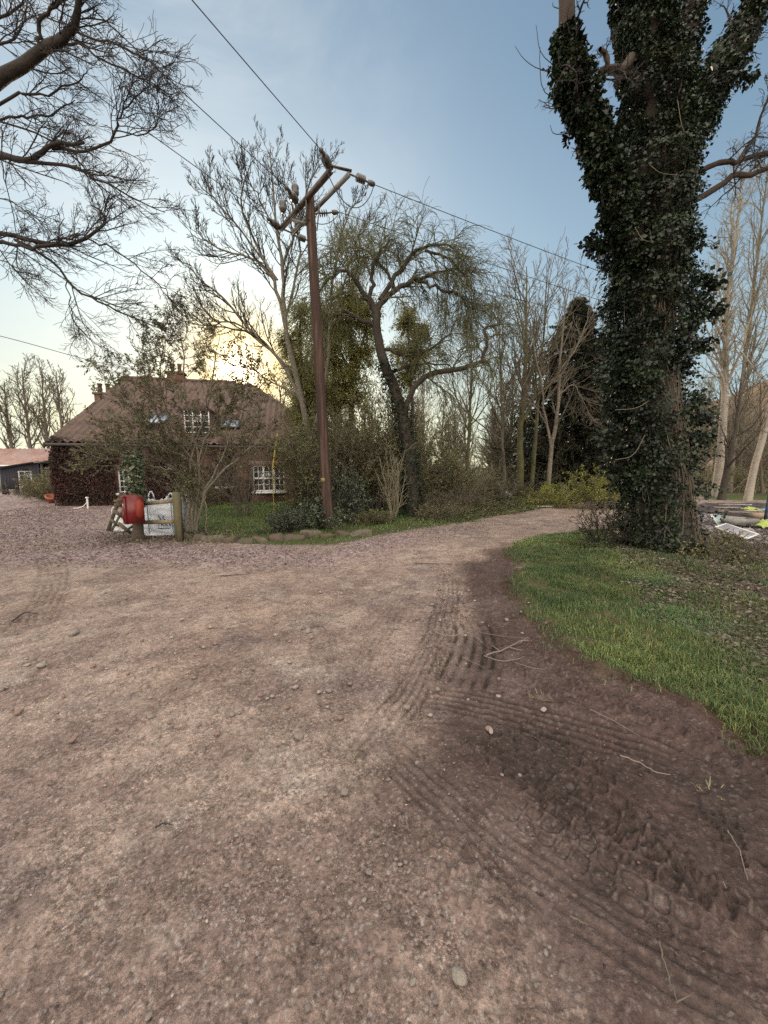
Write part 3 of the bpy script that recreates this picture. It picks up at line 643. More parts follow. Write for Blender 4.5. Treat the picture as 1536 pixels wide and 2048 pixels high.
# ------------------------------------------------------------------ bare tree reaching in from the left
def left_tree():
    rng = np.random.default_rng(21)
    bx, by = -9.6, 6.6; base = np.array((bx, by, gz(bx, by)-.1)); D = 6.6
    root = empty('overhanging_bare_tree', base, label='leafless tree whose long dark boughs reach in over the gravel drive', cat='tree')
    def W(u, v, d=D): return at(u, v, d)
    trunk = path_arr([base, (bx+.1, by, 3), (bx, by+.2, 6), (bx-.4, by, 10), (bx-.3, by+.3, 14)], .42, .12, 20, .02, rng)
    L = []
    def limb(pts, r0, r1, d0=D, d1=D, n=18):
        m = len(pts); P = [W(u, v, d0+(d1-d0)*i/(m-1)) for i, (u, v) in enumerate(pts)]; k = .66 if r0 > .15 else .48; L.append(path_arr(P, r0*k, max(r1*k, .006), n, .012, rng)); return L[-1]
    limb([(-350, 420), (-180, 300), (0, 158), (40, 135), (85, 100), (115, 85), (140, 62), (155, 30), (160, 0), (190, -50)], .151, .03, 6.6, 6.0)
    limb([(84, 102), (78, 60), (90, 25), (130, 0), (150, -30)], .06, .03, 6.3, 6.0)
    limb([(112, 88), (160, 88), (190, 112), (240, 135), (290, 160), (340, 190)], .035, .010, 6.3, 6.0)
    limb([(150, 62), (200, 80), (250, 95), (300, 125), (335, 155)], .030, .008, 6.2, 5.8)
    limb([(-400, 420), (-200, 340), (0, 313), (45, 322), (80, 308), (110, 292), (168, 285)], .13, .038, 6.6, 6.4)
    limb([(55, 324), (110, 328), (150, 335), (180, 352), (220, 370), (260, 395), (330, 425)], .055, .010, 6.5, 6.2)
    limb([(105, 298), (180, 302), (225, 272), (238, 240), (250, 215), (300, 170)], .045, .012, 6.5, 6.2)
    limb([(225, 262), (290, 268), (315, 240), (318, 200)], .020, .008, 6.4, 6.1)
    limb([(-300, 380), (0, 205), (50, 190), (100, 188), (150, 165), (175, 145)], .05, .012, 6.9, 6.9)
    limb([(-400, 520), (-150, 450), (0, 467), (60, 480), (110, 488), (160, 480), (205, 458), (206, 430), (180, 410)], .095, .016, 6.6, 6.5)
    limb([(-400, 560), (-120, 500), (0, 485), (65, 497), (120, 480), (170, 470)], .08, .02, 6.4, 6.4)
    limb([(30, 480), (100, 520), (145, 570), (190, 600), (240, 625), (290, 645), (340, 665)], .045, .012, 6.5, 7.0)
    limb([(170, 475), (230, 500), (290, 545), (330, 580), (345, 610)], .026, .007, 6.5, 6.5)
    limb([(130, 555), (140, 600), (145, 640), (180, 680)], .018, .006, 6.8, 6.6)
    limb([(-300, 300), (-60, 240), (60, 260), (130, 300), (180, 350), (210, 400), (205, 455)], .035, .012, 6.9, 6.6)
    limb([(-200, 300), (0, 240), (60, 235), (110, 225), (150, 200)], .045, .012, 7.2, 7.0)
    limb([(-250, 120), (-60, 60), (30, 20), (60, -30)], .06, .02, 7.2, 7.2)
    limb([(-250, 200), (-40, 100), (20, 80), (50, 40), (55, 0)], .05, .012, 6.9, 6.9)
    limb([(35, 480), (20, 400), (5, 330), (5, 260)], .012, .006, 6.3, 6.0)
    limb([(-100, 380), (0, 395), (50, 420), (90, 440)], .022, .006, 6.6, 6.6)
    limb([(-150, 560), (-20, 520), (20, 530), (50, 560)], .02, .006, 6.6, 6.6)
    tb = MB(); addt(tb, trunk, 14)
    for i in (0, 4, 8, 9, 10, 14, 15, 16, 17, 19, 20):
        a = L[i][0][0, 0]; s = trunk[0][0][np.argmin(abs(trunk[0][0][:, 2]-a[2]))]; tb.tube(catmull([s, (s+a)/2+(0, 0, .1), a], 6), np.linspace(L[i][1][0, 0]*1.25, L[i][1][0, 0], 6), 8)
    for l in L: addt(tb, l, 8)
    tb.build('trunk', mat('bark_backlit', (.032, .028, .025), .9, [(3, (.055, .047, .040), .4, .6)], bump=.02, bscale=20), root, True)  # bark colour darkened to stand in for boughs seen against bright sky
    P = np.vstack([catmull(l[0][0], 18)[None] for l in L]); R = np.vstack([l[1] for l in L])
    vis = np.array([17, 11, 13, 13, 12, 15, 14, 11, 13, 15, 13, 15, 14, 9, 14, 12, 12, 13, 6, 10, 9])
    A = kids(P, R, vis, rng, .30, 1, (.5, 1.0), lfix=.86, shrink=.55, S=10, wander=.075, trop=(.06, 0, -.02), rmax=.5, rt=.004, bias=(.25, 0, -.05)); A[1][:] = np.minimum(A[1], .009)
    B = kids(*A, 7, rng, .1, 1, (.5, 1.0), .52, .45, 7, .085, (.05, 0, -.03), .65, .003, .15)
    C = kids(*B, 4, rng, .1, 1, (.5, .9), .50, .4, 5, .09, (.02, 0, .02), .7, .0026, .08)
    cb = MB(); addt(cb, A, 5); addt(cb, B, 3); addt(cb, C, 3); cb.build('crown', M_TWIGD, root)
left_tree()
# ------------------------------------------------------------------ ash tree behind the pole, willow, woodland
def ash_tree():
    rng = np.random.default_rng(31); D = 13.6
    base = gp3(648, 1018); D = base[1]
    root = empty('forked_bare_tree', base, label='tall leafless tree with upswept branches just behind the telegraph pole', cat='tree')
    W = lambda u, v, d=0: at(u, v, D+d)
    T = path_arr([base-(0, 0, .1), W(632, 950), W(620, 880), W(608, 820), W(590, 740), W(573, 670), W(568, 600), W(566, 540), W(555, 470), W(548, 400), (W(540, 300))], .135, .016, 24, .015, rng)
    Ls = [path_arr([W(*p[:2], p[2] if len(p) > 2 else 0) for p in q], r, .012, 14, .02, rng) for q, r in [
        ([(573, 665), (558, 600), (545, 555), (528, 520), (500, 460), (480, 400), (505, 320)], .075),
        ([(545, 555, 0), (510, 520, -.3), (460, 505, -.5), (410, 480, -.7), (390, 450, -.7)], .045),
        ([(608, 815), (560, 720), (500, 660), (450, 600), (400, 560), (370, 520)], .07),
        ([(590, 745), (540, 700), (480, 650), (430, 640), (400, 610)], .05),
        ([(500, 665), (450, 655), (400, 650), (360, 640)], .035),
        ([(566, 530), (585, 480), (600, 430), (620, 360), (640, 330)], .05),
        ([(570, 640), (590, 560), (600, 500), (590, 430), (575, 380), (560, 330)], .05),
        ([(620, 880, 0), (650, 760, .4), (660, 640, .6), (665, 560, .8), (680, 480, .8), (700, 420, .8), (725, 400, .8)], .065),
        ([(660, 640, .6), (690, 560, .5), (705, 500, .5), (730, 440, .3)], .035),
        ([(560, 470), (530, 420), (510, 380), (480, 350)], .03),
        ([(555, 560), (480, 460), (430, 400), (415, 370)], .04),
        ([(605, 800), (540, 760), (470, 720), (420, 700)], .035)]]
    tb = MB(); addt(tb, T, 12)
    for l in Ls: addt(tb, l, 7)
    tb.build('trunk', M_BARKG, root, True)
    P = np.vstack([l[0] for l in Ls]+[catmull(T[0][0][10:], 14)[None]]); R = np.vstack([l[1] for l in Ls]+[np.linspace(.06, .012, 14)[None]])
    A = kids(P, R, 15, rng, .2, 1, (.4, .8), lfix=1.7, shrink=.5, S=8, wander=.09, trop=(0, 0, .22), rmax=.55, rt=.008); A[1][:] = np.minimum(A[1], .022)
    B = kids(*A, 7, rng, .15, 1, (.5, .9), .45, .5, 5, .10, (0, 0, .32), .7, .006, .2)
    C = kids(*B, 4, rng, .2, 1, (.5, .9), .45, .4, 4, .1, (0, 0, .4), .85, .007, .12)
    cb = MB(); addt(cb, A, 4); addt(cb, B, 3); addt(cb, C, 3)
    cb.build('crown', M_TWIGD, root)
ash_tree()
def willow():
    rng = np.random.default_rng(41); base = gp3(826, 1032); D = base[1]
    root = empty('weeping_willow', base, label='old leaning willow with drooping yellow green twigs and one long crooked bough', cat='tree')
    W = lambda u, v, d=0: at(u, v, D+d)
    T = path_arr([base-(0, 0, .1), W(822, 960), W(812, 880), W(800, 810), W(775, 740), W(758, 690), W(752, 630), W(735, 590)], .23, .09, 24, .02, rng)
    Ls = [path_arr([W(*p[:2], p[2] if len(p) > 2 else 0) for p in q], r, .015, 16, .03, rng) for q, r in [
        ([(752, 640), (760, 610), (790, 580), (830, 560), (870, 545), (900, 540)], .11),
        ([(760, 600), (800, 540), (840, 500), (880, 490), (910, 500)], .08),
        ([(735, 600), (710, 560), (690, 540), (660, 560), (630, 590)], .08),
        ([(740, 590), (745, 540), (760, 500), (790, 480)], .07),
        ([(752, 650), (720, 640), (690, 625), (650, 640), (620, 680)], .07),
        ([(808, 850, 0), (830, 770, -.3), (880, 745, -.5), (935, 735, -.7), (965, 715, -.8), (975, 680, -.8), (970, 655, -.8), (998, 650, -.9)], .10),
        ([(775, 745), (810, 735), (850, 728), (900, 730)], .06),
        ([(758, 700), (780, 700), (820, 712), (860, 700), (900, 665), (915, 640)], .06),
        ([(790, 580, 0), (770, 540, 1), (730, 500, 1.5), (690, 500, 2)], .06),
        ([(830, 560), (880, 580), (920, 590), (940, 620)], .05),
        ([(850, 500), (900, 520), (935, 560), (950, 600)], .045)]]
    tb = MB(); addt(tb, T, 12)
    for l in Ls: addt(tb, l, 7)
    tb.build('trunk', M_BARK, root, True)
    P = np.vstack([l[0] for l in Ls]); R = np.vstack([l[1] for l in Ls])
    A = kids(P, R, 9, rng, .2, 1, (.5, 1.1), lfix=1.15, shrink=.4, S=8, wander=.13, trop=(0, 0, -.06), rmax=.5, rt=.008); A[1][:] = np.minimum(A[1], .025)
    B = kids(*A, 8, rng, .15, 1, (.5, 1.1), lfix=.75, shrink=.3, S=6, wander=.13, trop=(0, 0, -.15), rmax=.7, rt=.006)
    C = kids(*B, 7, rng, .15, 1, (.4, 1.0), lfix=.65, shrink=.2, S=6, wander=.07, trop=(0, 0, -.34), rmax=.8, rt=.0045)
    cb = MB(); addt(cb, A, 4); addt(cb, B, 3); addt(cb, C, 3); cb.build('crown', M_TWIGY, root)
    lb = MB(); leaves_on(lb, *C, 2, rng, (.03, .055), .35, .1, (.3, .7), .5); lb.build('foliage', M_WILL, root)
    ib = MB()                                                  # ivy on the lower trunk
    n = 3500; t = rng.random(n)*.62; Pp, Tt, r = sample(np.repeat(T[0], n, 0), np.repeat(T[1], n, 0), t); rad = nrm(np.cross(Tt, rng.normal(size=Tt.shape)))
    V, F, C_ = leaf_mesh(Pp+rad*(r+.18*rng.random(n))[:, None], nrm(rad+rng.normal(size=rad.shape)*.4-(0, 0, .5)), rad+(0, 0, .5), rng.uniform(.05, .09, n), .8, .1, rng, (.4, 1.7)); ib.add(V, F, C_)
    ib.build('ivy', M_IVY, root)
willow()
def blob_tree(name, base, trunk_h, clumps, n, size, m, label, asp=.45, seed=1, r0=.12, droop=.4, bark=M_BARK, group=None, shoots=260):
    """evergreen: clumps = list of (x, y, z, rx, ry, rz) relative to base; leaves sit on real shoots that fill each clump"""
    rng = np.random.default_rng(seed); base = np.array((base[0], base[1], gz(base[0], base[1])-.05))
    root = empty(name, base, label=label, cat='tree', group=group)
    wb = MB(); lb = MB(); vol = np.array([c[3]*c[4]*c[5] for c in clumps])**.67; vol /= vol.sum()
    top = max(c[2] for c in clumps); tp = catmull([(0, 0, 0), (.1, 0, top*.5), (clumps[0][0], clumps[0][1], top)], 12); wb.tube(tp, np.linspace(r0, r0*.2, 12), 8)
    for c, v in zip(clumps, vol):
        c0 = np.array(c[:3]); rr = np.array(c[3:]); s = tp[np.argmin(abs(tp[:, 2]-c0[2]*.75))]
        wb.tube(catmull([s, (s+c0)/2+rng.normal(size=3)*.1, c0], 6), np.linspace(r0*.45, .015, 6), 5, False)
        ns = max(int(shoots*v), 12); d = nrm(rng.normal(size=(ns, 3))); L = rng.uniform(.55, 1.1, ns)
        P = c0+(d*rr)[:, None]*np.linspace(.05, 1, 7)[None, :, None]*L[:, None, None]+np.cumsum(rng.normal(size=(ns, 7, 3))*.03*rr.mean(), 1)
        P[:, :, 2] -= droop*.3*rr[2]*np.linspace(0, 1, 7)[None]**2
        R = np.tile(np.linspace(.018, .005, 7), (ns, 1)); addt(wb, (P, R), 3)
        leaves_on(lb, P, R, max(int(n*v/ns), 3), rng, size, asp, .2, (.4, 1.2), droop, .22*rr.mean(), (.45, 1.6), .4)
    wb.build('trunk', bark, None).parent = root; lb.build('foliage', m, None).parent = root
    return root
# golden-olive evergreen crown seen between ash and willow
def rel(base, D, lst):
    out = []
    for (u, v, ru, rv) in lst:
        p = at(u, v, D); k = D/FPX; out.append((p[0]-base[0], RNG.uniform(-.4, .4), p[2], ru*k, (ru+rv)/2*k, rv*k))
    return out
bD = 19.0; bb = (at(700, 900, bD)[0], bD)
blob_tree('evergreen_tree', bb, 4, rel(bb, bD, [(700, 590, 45, 50), (690, 640, 55, 55), (645, 640, 42, 60), (738, 640, 32, 55), (660, 710, 65, 60), (720, 710, 45, 45), (690, 780, 60, 60), (640, 800, 50, 60)]), 52000, (.07, .13), M_BROAD, 'domed olive green evergreen tree rising behind the leaning willow', .4, 51, .2, shoots=900)
bb2 = (at(600, 900, 17.6)[0], 17.6)
blob_tree('evergreen_tree', bb2, 4, rel(bb2, 17.6, [(598, 625, 30, 45), (580, 680, 34, 44), (605, 740, 44, 50), (605, 820, 36, 60), (640, 780, 40, 60), (625, 870, 40, 50)]), 26000, (.06, .11), M_BROAD, 'ragged sunlit golden evergreen between the cottage roof and the telegraph pole', .4, 52, .15, shoots=700)
bb3 = (at(820, 900, 18.5)[0], 18.5)
blob_tree('evergreen_tree', bb3, 4, rel(bb3, 18.5, [(815, 640, 28, 42), (840, 665, 26, 36), (835, 695, 30, 26), (798, 695, 26, 26), (815, 740, 30, 40)]), 15000, (.06, .11), M_BROAD, 'smaller olive evergreen crown to the right of the willow trunk', .4, 53, .12, shoots=350)
# ---- conifer
def conifer(u, vtop, vbase, D, label, seed, w=1.0, n=26000):
    rng = np.random.default_rng(seed); b = at(u, vbase, D); b[2] = gz(b[0], b[1]); H = at(u, vtop, D)[2]-b[2]
    root = empty('conifer', b, label=label, cat='tree'); wb = MB(); wb.tube([(0, 0, -.1), (0, 0, H*.5), (0, 0, H)], (.18, .10, .015), 8)
    nb = 520; t = rng.random(nb)**1.25; z = .35+t*(H-.4); L = w*(H*.30)*(1-t)**.75*rng.uniform(.6, 1.15, nb)+.12; a = rng.uniform(0, 6.28, nb)
    D0 = np.stack([np.cos(a), np.sin(a), np.full(nb, .15)], 1)
    P, R = grow(np.stack([0*z, 0*z, z], 1), nrm(D0), L, .008+.012*L, .005, 8, .06, (0, 0, -.12), rng); addt(wb, (P, R), 4)
    B = kids(P, R, 7, rng, .15, 1, (.5, 1.0), .4, .5, 4, .08, (0, 0, -.12), .7, .005, .15); addt(wb, B, 3)
    wb.build('trunk', M_BARK, None).parent = root
    lb = MB(); leaves_on(lb, *B, n//len(B[0]), rng, (.09, .17), .35, 0, (.3, .9), .5, .05, (.4, 1.6), .5); leaves_on(lb, P, R, 45, rng, (.09, .17), .35, .1, (.4, 1), .5, .05, (.4, 1.6), .5)
    lb.build('foliage', M_CONI, None).parent = root; return root
conifer(1140, 598, 945, 20.5, 'tall dark conical evergreen standing beyond the end of the track', 61, 1.4, 120000)
# ---- woodland trees one can tell apart
def px_tree(u, vb, vt, D, r0, seed, label, top_u=None, **k):
    rng = np.random.default_rng(seed); b = at(u, vb, D); H = at(u, vt, D)[2]-gz(b[0], b[1])
    return std_tree('bare_tree', (b[0], b[1]), H, r0, rng, lean=(((top_u or u)-u)*D/FPX, 0), label=label, **k)
px_tree(935, 965, 640, 17, .09, 71, 'slim leafless tree with crooked branches right of the willow', n1=16, n2=6, n3=4, rt=.008, mtr=M_BARKM, first=.3)
px_tree(1012, 965, 610, 19, .09, 72, 'slender grey stemmed leafless tree between the crooked one and the tall twin stemmed one', n1=16, n2=6, n3=4, rt=.009, mtr=M_BARKG, first=.3, top_u=985)
px_tree(1040, 985, 530, 17.5, .17, 73, 'tall leafless tree with a thick mossy trunk and fan of fine upright branches', top_u=1035, n1=24, n2=8, n3=5, rt=.008, mtr=M_BARKM, first=.36, ang1=(.3, .75), r1=.40, upk=.35)
px_tree(1062, 985, 560, 18.2, .11, 74, 'thinner mossy trunked leafless tree close against the thick mossy one', top_u=1075, n1=18, n2=6, n3=4, rt=.009, mtr=M_BARKM, first=.36, ang1=(.3, .75), upk=.35)
def twin():
    rng = np.random.default_rng(75); b = gp3(1098, 985); D = 16.0; b = at(1100, 935, D); b[2] = gz(b[0], b[1])
    root = empty('twin_stemmed_tree', b, label='pale twin stemmed leafless tree standing against the dark conifer', cat='tree'); W = lambda u, v, d=0: at(u, v, D+d)
    L = [path_arr([b-(0, 0, .1), W(1102, 900), W(1112, 850), W(1118, 790), W(1120, 720), W(1128, 640), W(1140, 560)], .10, .012, 16, .02, rng),
         path_arr([W(1102, 900), W(1094, 850), W(1088, 820), W(1085, 780), W(1070, 700), W(1060, 640)], .06, .012, 16, .02, rng),
         path_arr([W(1094, 850), W(1075, 820), W(1055, 800), W(1040, 795)], .03, .008, 16, .02, rng),
         path_arr([W(1120, 740), W(1150, 700), W(1175, 640), W(1180, 560)], .035, .008, 16, .02, rng),
         path_arr([W(1118, 790), W(1145, 770), W(1165, 800), W(1190, 850)], .03, .008, 16, .02, rng)]
    tb = MB(); [addt(tb, l, 8) for l in L]; tb.build('trunk', M_BARKG, root, True)
    P = np.vstack([l[0] for l in L]); R = np.vstack([l[1] for l in L])
    A = kids(P, R, 12, rng, .3, 1, (.4, .8), lfix=1.6, S=7, wander=.1, trop=(0, 0, .15), rmax=.5, rt=.008); B = kids(*A, 6, rng, .1, 1, (.4, .8), .45, .4, 5, .1, (0, 0, .1), .7, .007, .15); C = kids(*B, 3, rng, .1, 1, (.4, .8), .45, .4, 4, .1, (0, 0, .1), .7, .006, .1)
    cb = MB(); addt(cb, A, 4); addt(cb, B, 3); addt(cb, C, 3); cb.build('crown', M_TWIG, root)
twin()
px_tree(1192, 960, 530, 24, .16, 76, 'tall narrow leafless tree rising behind the conifer tip', n1=34, n2=6, n3=5, rt=.011, first=.3, ang1=(.25, .5), r1=.22, upk=.4, top_u=1200)
# right hand side: pale poplars and birches
px_tree(1438, 955, 340, 21, .22, 77, 'pale stout poplar forking into two stems beside the ivy clad tree', mtr=M_BARKB, n1=30, n2=7, n3=5, rt=.009, first=.35, ang1=(.25, .55), r1=.26, upk=.35, top_u=1428, mtw=M_TWIGT)
px_tree(1462, 955, 300, 25, .15, 78, 'slim upright poplar with pinkish grey stem between two pale poplars', n1=34, n2=6, n3=5, rt=.010, first=.3, ang1=(.25, .55), r1=.24, upk=.35, top_u=1470, mtw=M_TWIGT)
px_tree(1500, 958, 150, 18.5, .155, 79, 'tallest birch with peeling white lower trunk at the right', mtr=M_BARKB, n1=32, n2=7, n3=5, rt=.008, first=.3, ang1=(.25, .55), r1=.22, upk=.35, top_u=1590, mtw=M_TWIGT)
px_tree(1425, 955, 720, 26, .10, 80, 'short slim tree trunk in shade behind the rubbish heap', n1=12, n2=5, n3=4, rt=.010, first=.4)
px_tree(1447, 955, 760, 19, .16, 81, 'stubby dark trunked bare tree leaning under the pale poplar', n1=14, n2=6, n3=4, rt=.009, first=.3, mtr=M_BARK, top_u=1462)
px_tree(1476, 955, 700, 27, .09, 82, 'thin grey trunk just left of the white birch', n1=14, n2=5, n3=4, rt=.011, first=.35)
px_tree(1528, 955, 760, 24, .10, 83, 'thin leaning brownish trunk right of the white birch', n1=14, n2=5, n3=4, rt=.011, first=.2, mtr=M_TWIGR, top_u=1500)
px_tree(1410, 955, 800, 28, .09, 84, 'thin tree trunk nearest the ivy stems, far behind', n1=12, n2=5, n3=4, rt=.011, first=.3)
# far trees left of the cottage
for i, (u, vt, lab) in enumerate([(22, 765, 'leftmost far bare tree above the corrugated roof'), (60, 735, 'broad many stemmed far bare tree above the corrugated roof'), (98, 740, 'straight far bare tree above the corrugated roof, left of the last one'), (126, 745, 'narrow far bare tree nearest the cottage chimney')]):
    b = at(u, 893, 48); H = at(u, vt, 48)[2]-gz(b[0], b[1])
    std_tree('distant_tree', (b[0], b[1]), H, .24, np.random.default_rng(90+i), n1=20, n2=7, n3=5, rt=.022, first=.28, ang1=(.3, .7), r1=.36, upk=.35, mtr=M_TWIG, mtw=M_TWIG, label=lab, group='bare trees behind the outbuilding')
# background wood: copies of two kinds of bare tree, dense enough to close the view
rngw = np.random.default_rng(101)
pa = std_tree('woodland_tree', (3, 31), 8.5, .12, np.random.default_rng(102), n1=26, n2=6, n3=4, rt=.013, first=.15, label='bare tree in the background wood', group='bare trees of the background wood', ang1=(.3, .8), mtw=M_TWIGT)
pb = std_tree('woodland_tree', (6, 33), 7.0, .10, np.random.default_rng(103), n1=30, n2=6, n3=4, rt=.013, first=.1, label='bare tree in the background wood', group='bare trees of the background wood', ang1=(.4, .9), mtr=M_BARKM)
for i in range(92):
    D = rngw.uniform(24, 46); u = rngw.uniform(560, 1760) if i < 70 else rngw.uniform(1350, 1760); p = at(u, 940, D); s = rngw.uniform(.7, 1.15)*(1 if u < 1350 else .9)
    copy_tree(pa if i % 2 else pb, (p[0], D, 0), rngw.uniform(0, 6.28), s)
for i in range(16):
    D = rngw.uniform(50, 62); u = rngw.uniform(-260, 200); p = at(u, 940, D); copy_tree(pb, (p[0], D, -.5), rngw.uniform(0, 6.28), rngw.uniform(.55, .8))
# dense low growth under the wood (nobody could count it)
def thicket(name, label, spots, n_st, h, m, seed, leaf=None, rt=.006, ang=(.1, .7), cat='undergrowth', kind='stuff', group=None, n2=6, n3=4):
    rng = np.random.default_rng(seed); P0 = []
    for (x, y, r) in spots:
        a = rng.uniform(0, 6.28, n_st); q = r*np.sqrt(rng.random(n_st)); P0 += [(x+q[i]*math.cos(a[i]), y+q[i]*math.sin(a[i]), 0) for i in range(n_st)]
    P0 = np.array(P0); P0[:, 2] = terrain(P0[:, 0], P0[:, 1])[0]-.03; N = len(P0)
    D0 = rotaway(np.tile((0, 0, 1.), (N, 1)), rng.uniform(*ang, N), rng)
    A = grow(P0, D0, h*rng.uniform(.6, 1.1, N), np.full(N, .008+.007*h), rt, 8, .10, (0, 0, .02), rng, .03)
    B = kids(*A, n2, rng, .15, 1, (.4, .9), .42, .5, 5, .13, (0, 0, .02), .7, rt, .15); C = kids(*B, n3, rng, .1, 1, (.4, .9), .5, .4, 4, .15, (0, 0, 0), .8, rt*.8, .1)
    mb = MB(); addt(mb, A, 5); addt(mb, B, 3); addt(mb, C, 3)
    if kind == 'stuff':
        o = mb.build(name, m); tag(o, label, cat, kind='stuff')
        if leaf:
            lb = MB(); leaves_on(lb, *C, leaf[1], rng, leaf[2], leaf[3]); l = lb.build('leaves', leaf[0]); l.parent = o
        return o
    b = np.array((spots[0][0], spots[0][1], gz(*spots[0][:2])))
    root = empty(name, b, label=label, cat=cat, group=group); mb.build('stems', m, root)
    if leaf:
        lb = MB(); leaves_on(lb, *C, leaf[1], rng, leaf[2], leaf[3]); lb.build('foliage', leaf[0], root)
    return root
def gxy(u, D): return at(u, 940, D)[0]
sp = [(gxy(u, D), D, 1.6) for u, D in [(700, 21), (760, 20), (820, 22), (880, 20), (930, 22), (980, 20.5), (1040, 22), (1090, 20), (1140, 23), (1200, 22), (1250, 24), (1410, 25), (1440, 27), (1480, 26), (1530, 25), (1580, 26), (640, 22), (860, 26), (1000, 27), (1120, 27), (1500, 31), (1420, 31), (1560, 30)]]
thicket('woodland_scrub', 'tangled brown and olive scrub closing the view between the trees', sp, 26, 1.7, M_TWIGT, 111, (M_SHRUB, 3, (.05, .10), .5), .008)
# ------------------------------------------------------------------ cottage, outbuildings
def proj(p):
    p = np.asarray(p, float)-np.array((0, 0, EYE)); f = p[1]*_cp-p[2]*_sp; y = p[1]*_sp+p[2]*_cp
    return 768+FPX*p[0]/f, 1024-FPX*y/f
def loc(mb, name, m, root, smooth=False):
    o = mb.build(name, m, None, smooth); o.parent = root; return o
def brick_mat(name, c1, c2, mort, scale, bump=.02, ratio=.5, warp=.05):
    m = bpy.data.materials.new(name); m.use_nodes = True; nt = m.node_tree; N = nt.nodes.new; L = nt.links.new; b = nt.nodes['Principled BSDF']; b.inputs['Roughness'].default_value = .9; b.inputs['Specular IOR Level'].default_value = .2
    tc = N('ShaderNodeTexCoord'); nz = N('ShaderNodeTexNoise'); nz.inputs['Scale'].default_value = 3; L(tc.outputs['Object'], nz.inputs[0])
    sep = N('ShaderNodeSeparateXYZ'); L(tc.outputs['Object'], sep.inputs[0]); cb = N('ShaderNodeCombineXYZ')
    ad = N('ShaderNodeMath'); L(sep.outputs[0], ad.inputs[0]); L(sep.outputs[1], ad.inputs[1]); L(ad.outputs[0], cb.inputs[0]); L(sep.outputs[2], cb.inputs[1])
    mx = N('ShaderNodeMix'); mx.data_type = 'VECTOR'; mx.inputs[0].default_value = warp; L(cb.outputs[0], mx.inputs[4]); L(nz.outputs['Color'], mx.inputs[5])
    br = N('ShaderNodeTexBrick'); br.inputs['Scale'].default_value = scale; br.inputs['Mortar Size'].default_value = .03; br.inputs['Color1'].default_value = (*c1, 1); br.inputs['Color2'].default_value = (*c2, 1); br.inputs['Mortar'].default_value = (*mort, 1)
    br.inputs['Brick Width'].default_value = .9; br.inputs['Row Height'].default_value = .42; L(mx.outputs[1], br.inputs[0])
    n2 = N('ShaderNodeTexNoise'); n2.inputs['Scale'].default_value = 1.3; n2.inputs['Detail'].default_value = 6; L(tc.outputs['Object'], n2.inputs[0])
    mr = N('ShaderNodeMapRange'); mr.inputs[1].default_value = .35; mr.inputs[2].default_value = .65; mr.inputs[3].default_value = .6; mr.inputs[4].default_value = 1.25; L(n2.outputs[0], mr.inputs[0])
    mm = N('ShaderNodeMix'); mm.data_type = 'RGBA'; mm.blend_type = 'MULTIPLY'; mm.inputs[0].default_value = 1; L(br.outputs[0], mm.inputs[6]); L(mr.outputs[0], mm.inputs[7]); L(mm.outputs[2], b.inputs['Base Color'])
    n3 = N('ShaderNodeTexNoise'); n3.inputs['Scale'].default_value = 14; n3.inputs['Detail'].default_value = 5; L(tc.outputs['Object'], n3.inputs[0])
    sb = N('ShaderNodeMath'); sb.operation = 'SUBTRACT'; L(n3.outputs[0], sb.inputs[0]); L(br.outputs['Fac'], sb.inputs[1])
    bp = N('ShaderNodeBump'); bp.inputs['Distance'].default_value = bump; L(sb.outputs[0], bp.inputs['Height']); L(bp.outputs[0], b.inputs['Normal'])
    return m
M_STONE = brick_mat('red_sandstone', (.20, .115, .085), (.13, .085, .070), (.15, .115, .09), 2.6)
M_TILE = mat('clay_pantiles', (.140, .096, .080), .9, [(1.2, (.090, .068, .058), .42, .62), (9, (.19, .125, .10), .55, .7), (4, (.11, .10, .06), .60, .75)], bump=.01, bscale=20)
M_WHITE = mat('white_paint', (.78, .78, .76), .5, [(6, (.6, .6, .57), .55, .75)])
M_GLASS = mat('window_glass', (.03, .035, .04), .06, spec=.9)
M_BLACK = mat('black_boards', (.022, .022, .030), .7, [(4, (.035, .035, .045), .4, .6, (8, 8, .3))], bump=.01, bscale=8)
M_RUST = mat('rusty_corrugated_roof', (.33, .235, .215), .6, [(.8, (.30, .17, .13), .42, .6), (5, (.46, .36, .32), .55, .7, (1, 1, .2))])
M_GREEN = mat('pale_green_paint', (.36, .42, .36), .6, [(5, (.28, .33, .27), .5, .7)])
M_GREYP = mat('pale_grey_paint', (.48, .54, .55), .6, [(5, (.38, .42, .42), .5, .7)])
M_WOOD = mat('weathered_timber', (.21, .175, .115), .9, [(3, (.14, .13, .075), .4, .62, (1, 1, .3)), (14, (.28, .235, .165), .5, .7, (1, 1, .15))], bump=.01, bscale=12)
M_DWOOD = mat('dark_timber', (.10, .08, .06), .9, [(3, (.06, .05, .035), .4, .6)], bump=.01, bscale=12)
M_IRON = mat('iron_dark', (.06, .055, .05), .6)
M_BRICK = brick_mat('chimney_brick', (.20, .10, .075), (.14, .08, .06), (.16, .13, .10), 7, .01)
HA = gp(132, 1012); HB = gp(648, 1002); he = (HB-HA); HL = float(np.linalg.norm(he)); he /= HL; hn = np.array((-he[1], he[0], 0)); hrz = math.atan2(he[1], he[0])
def hw(s, d, z): return HA+he*s+hn*d+np.array((0, 0, z))
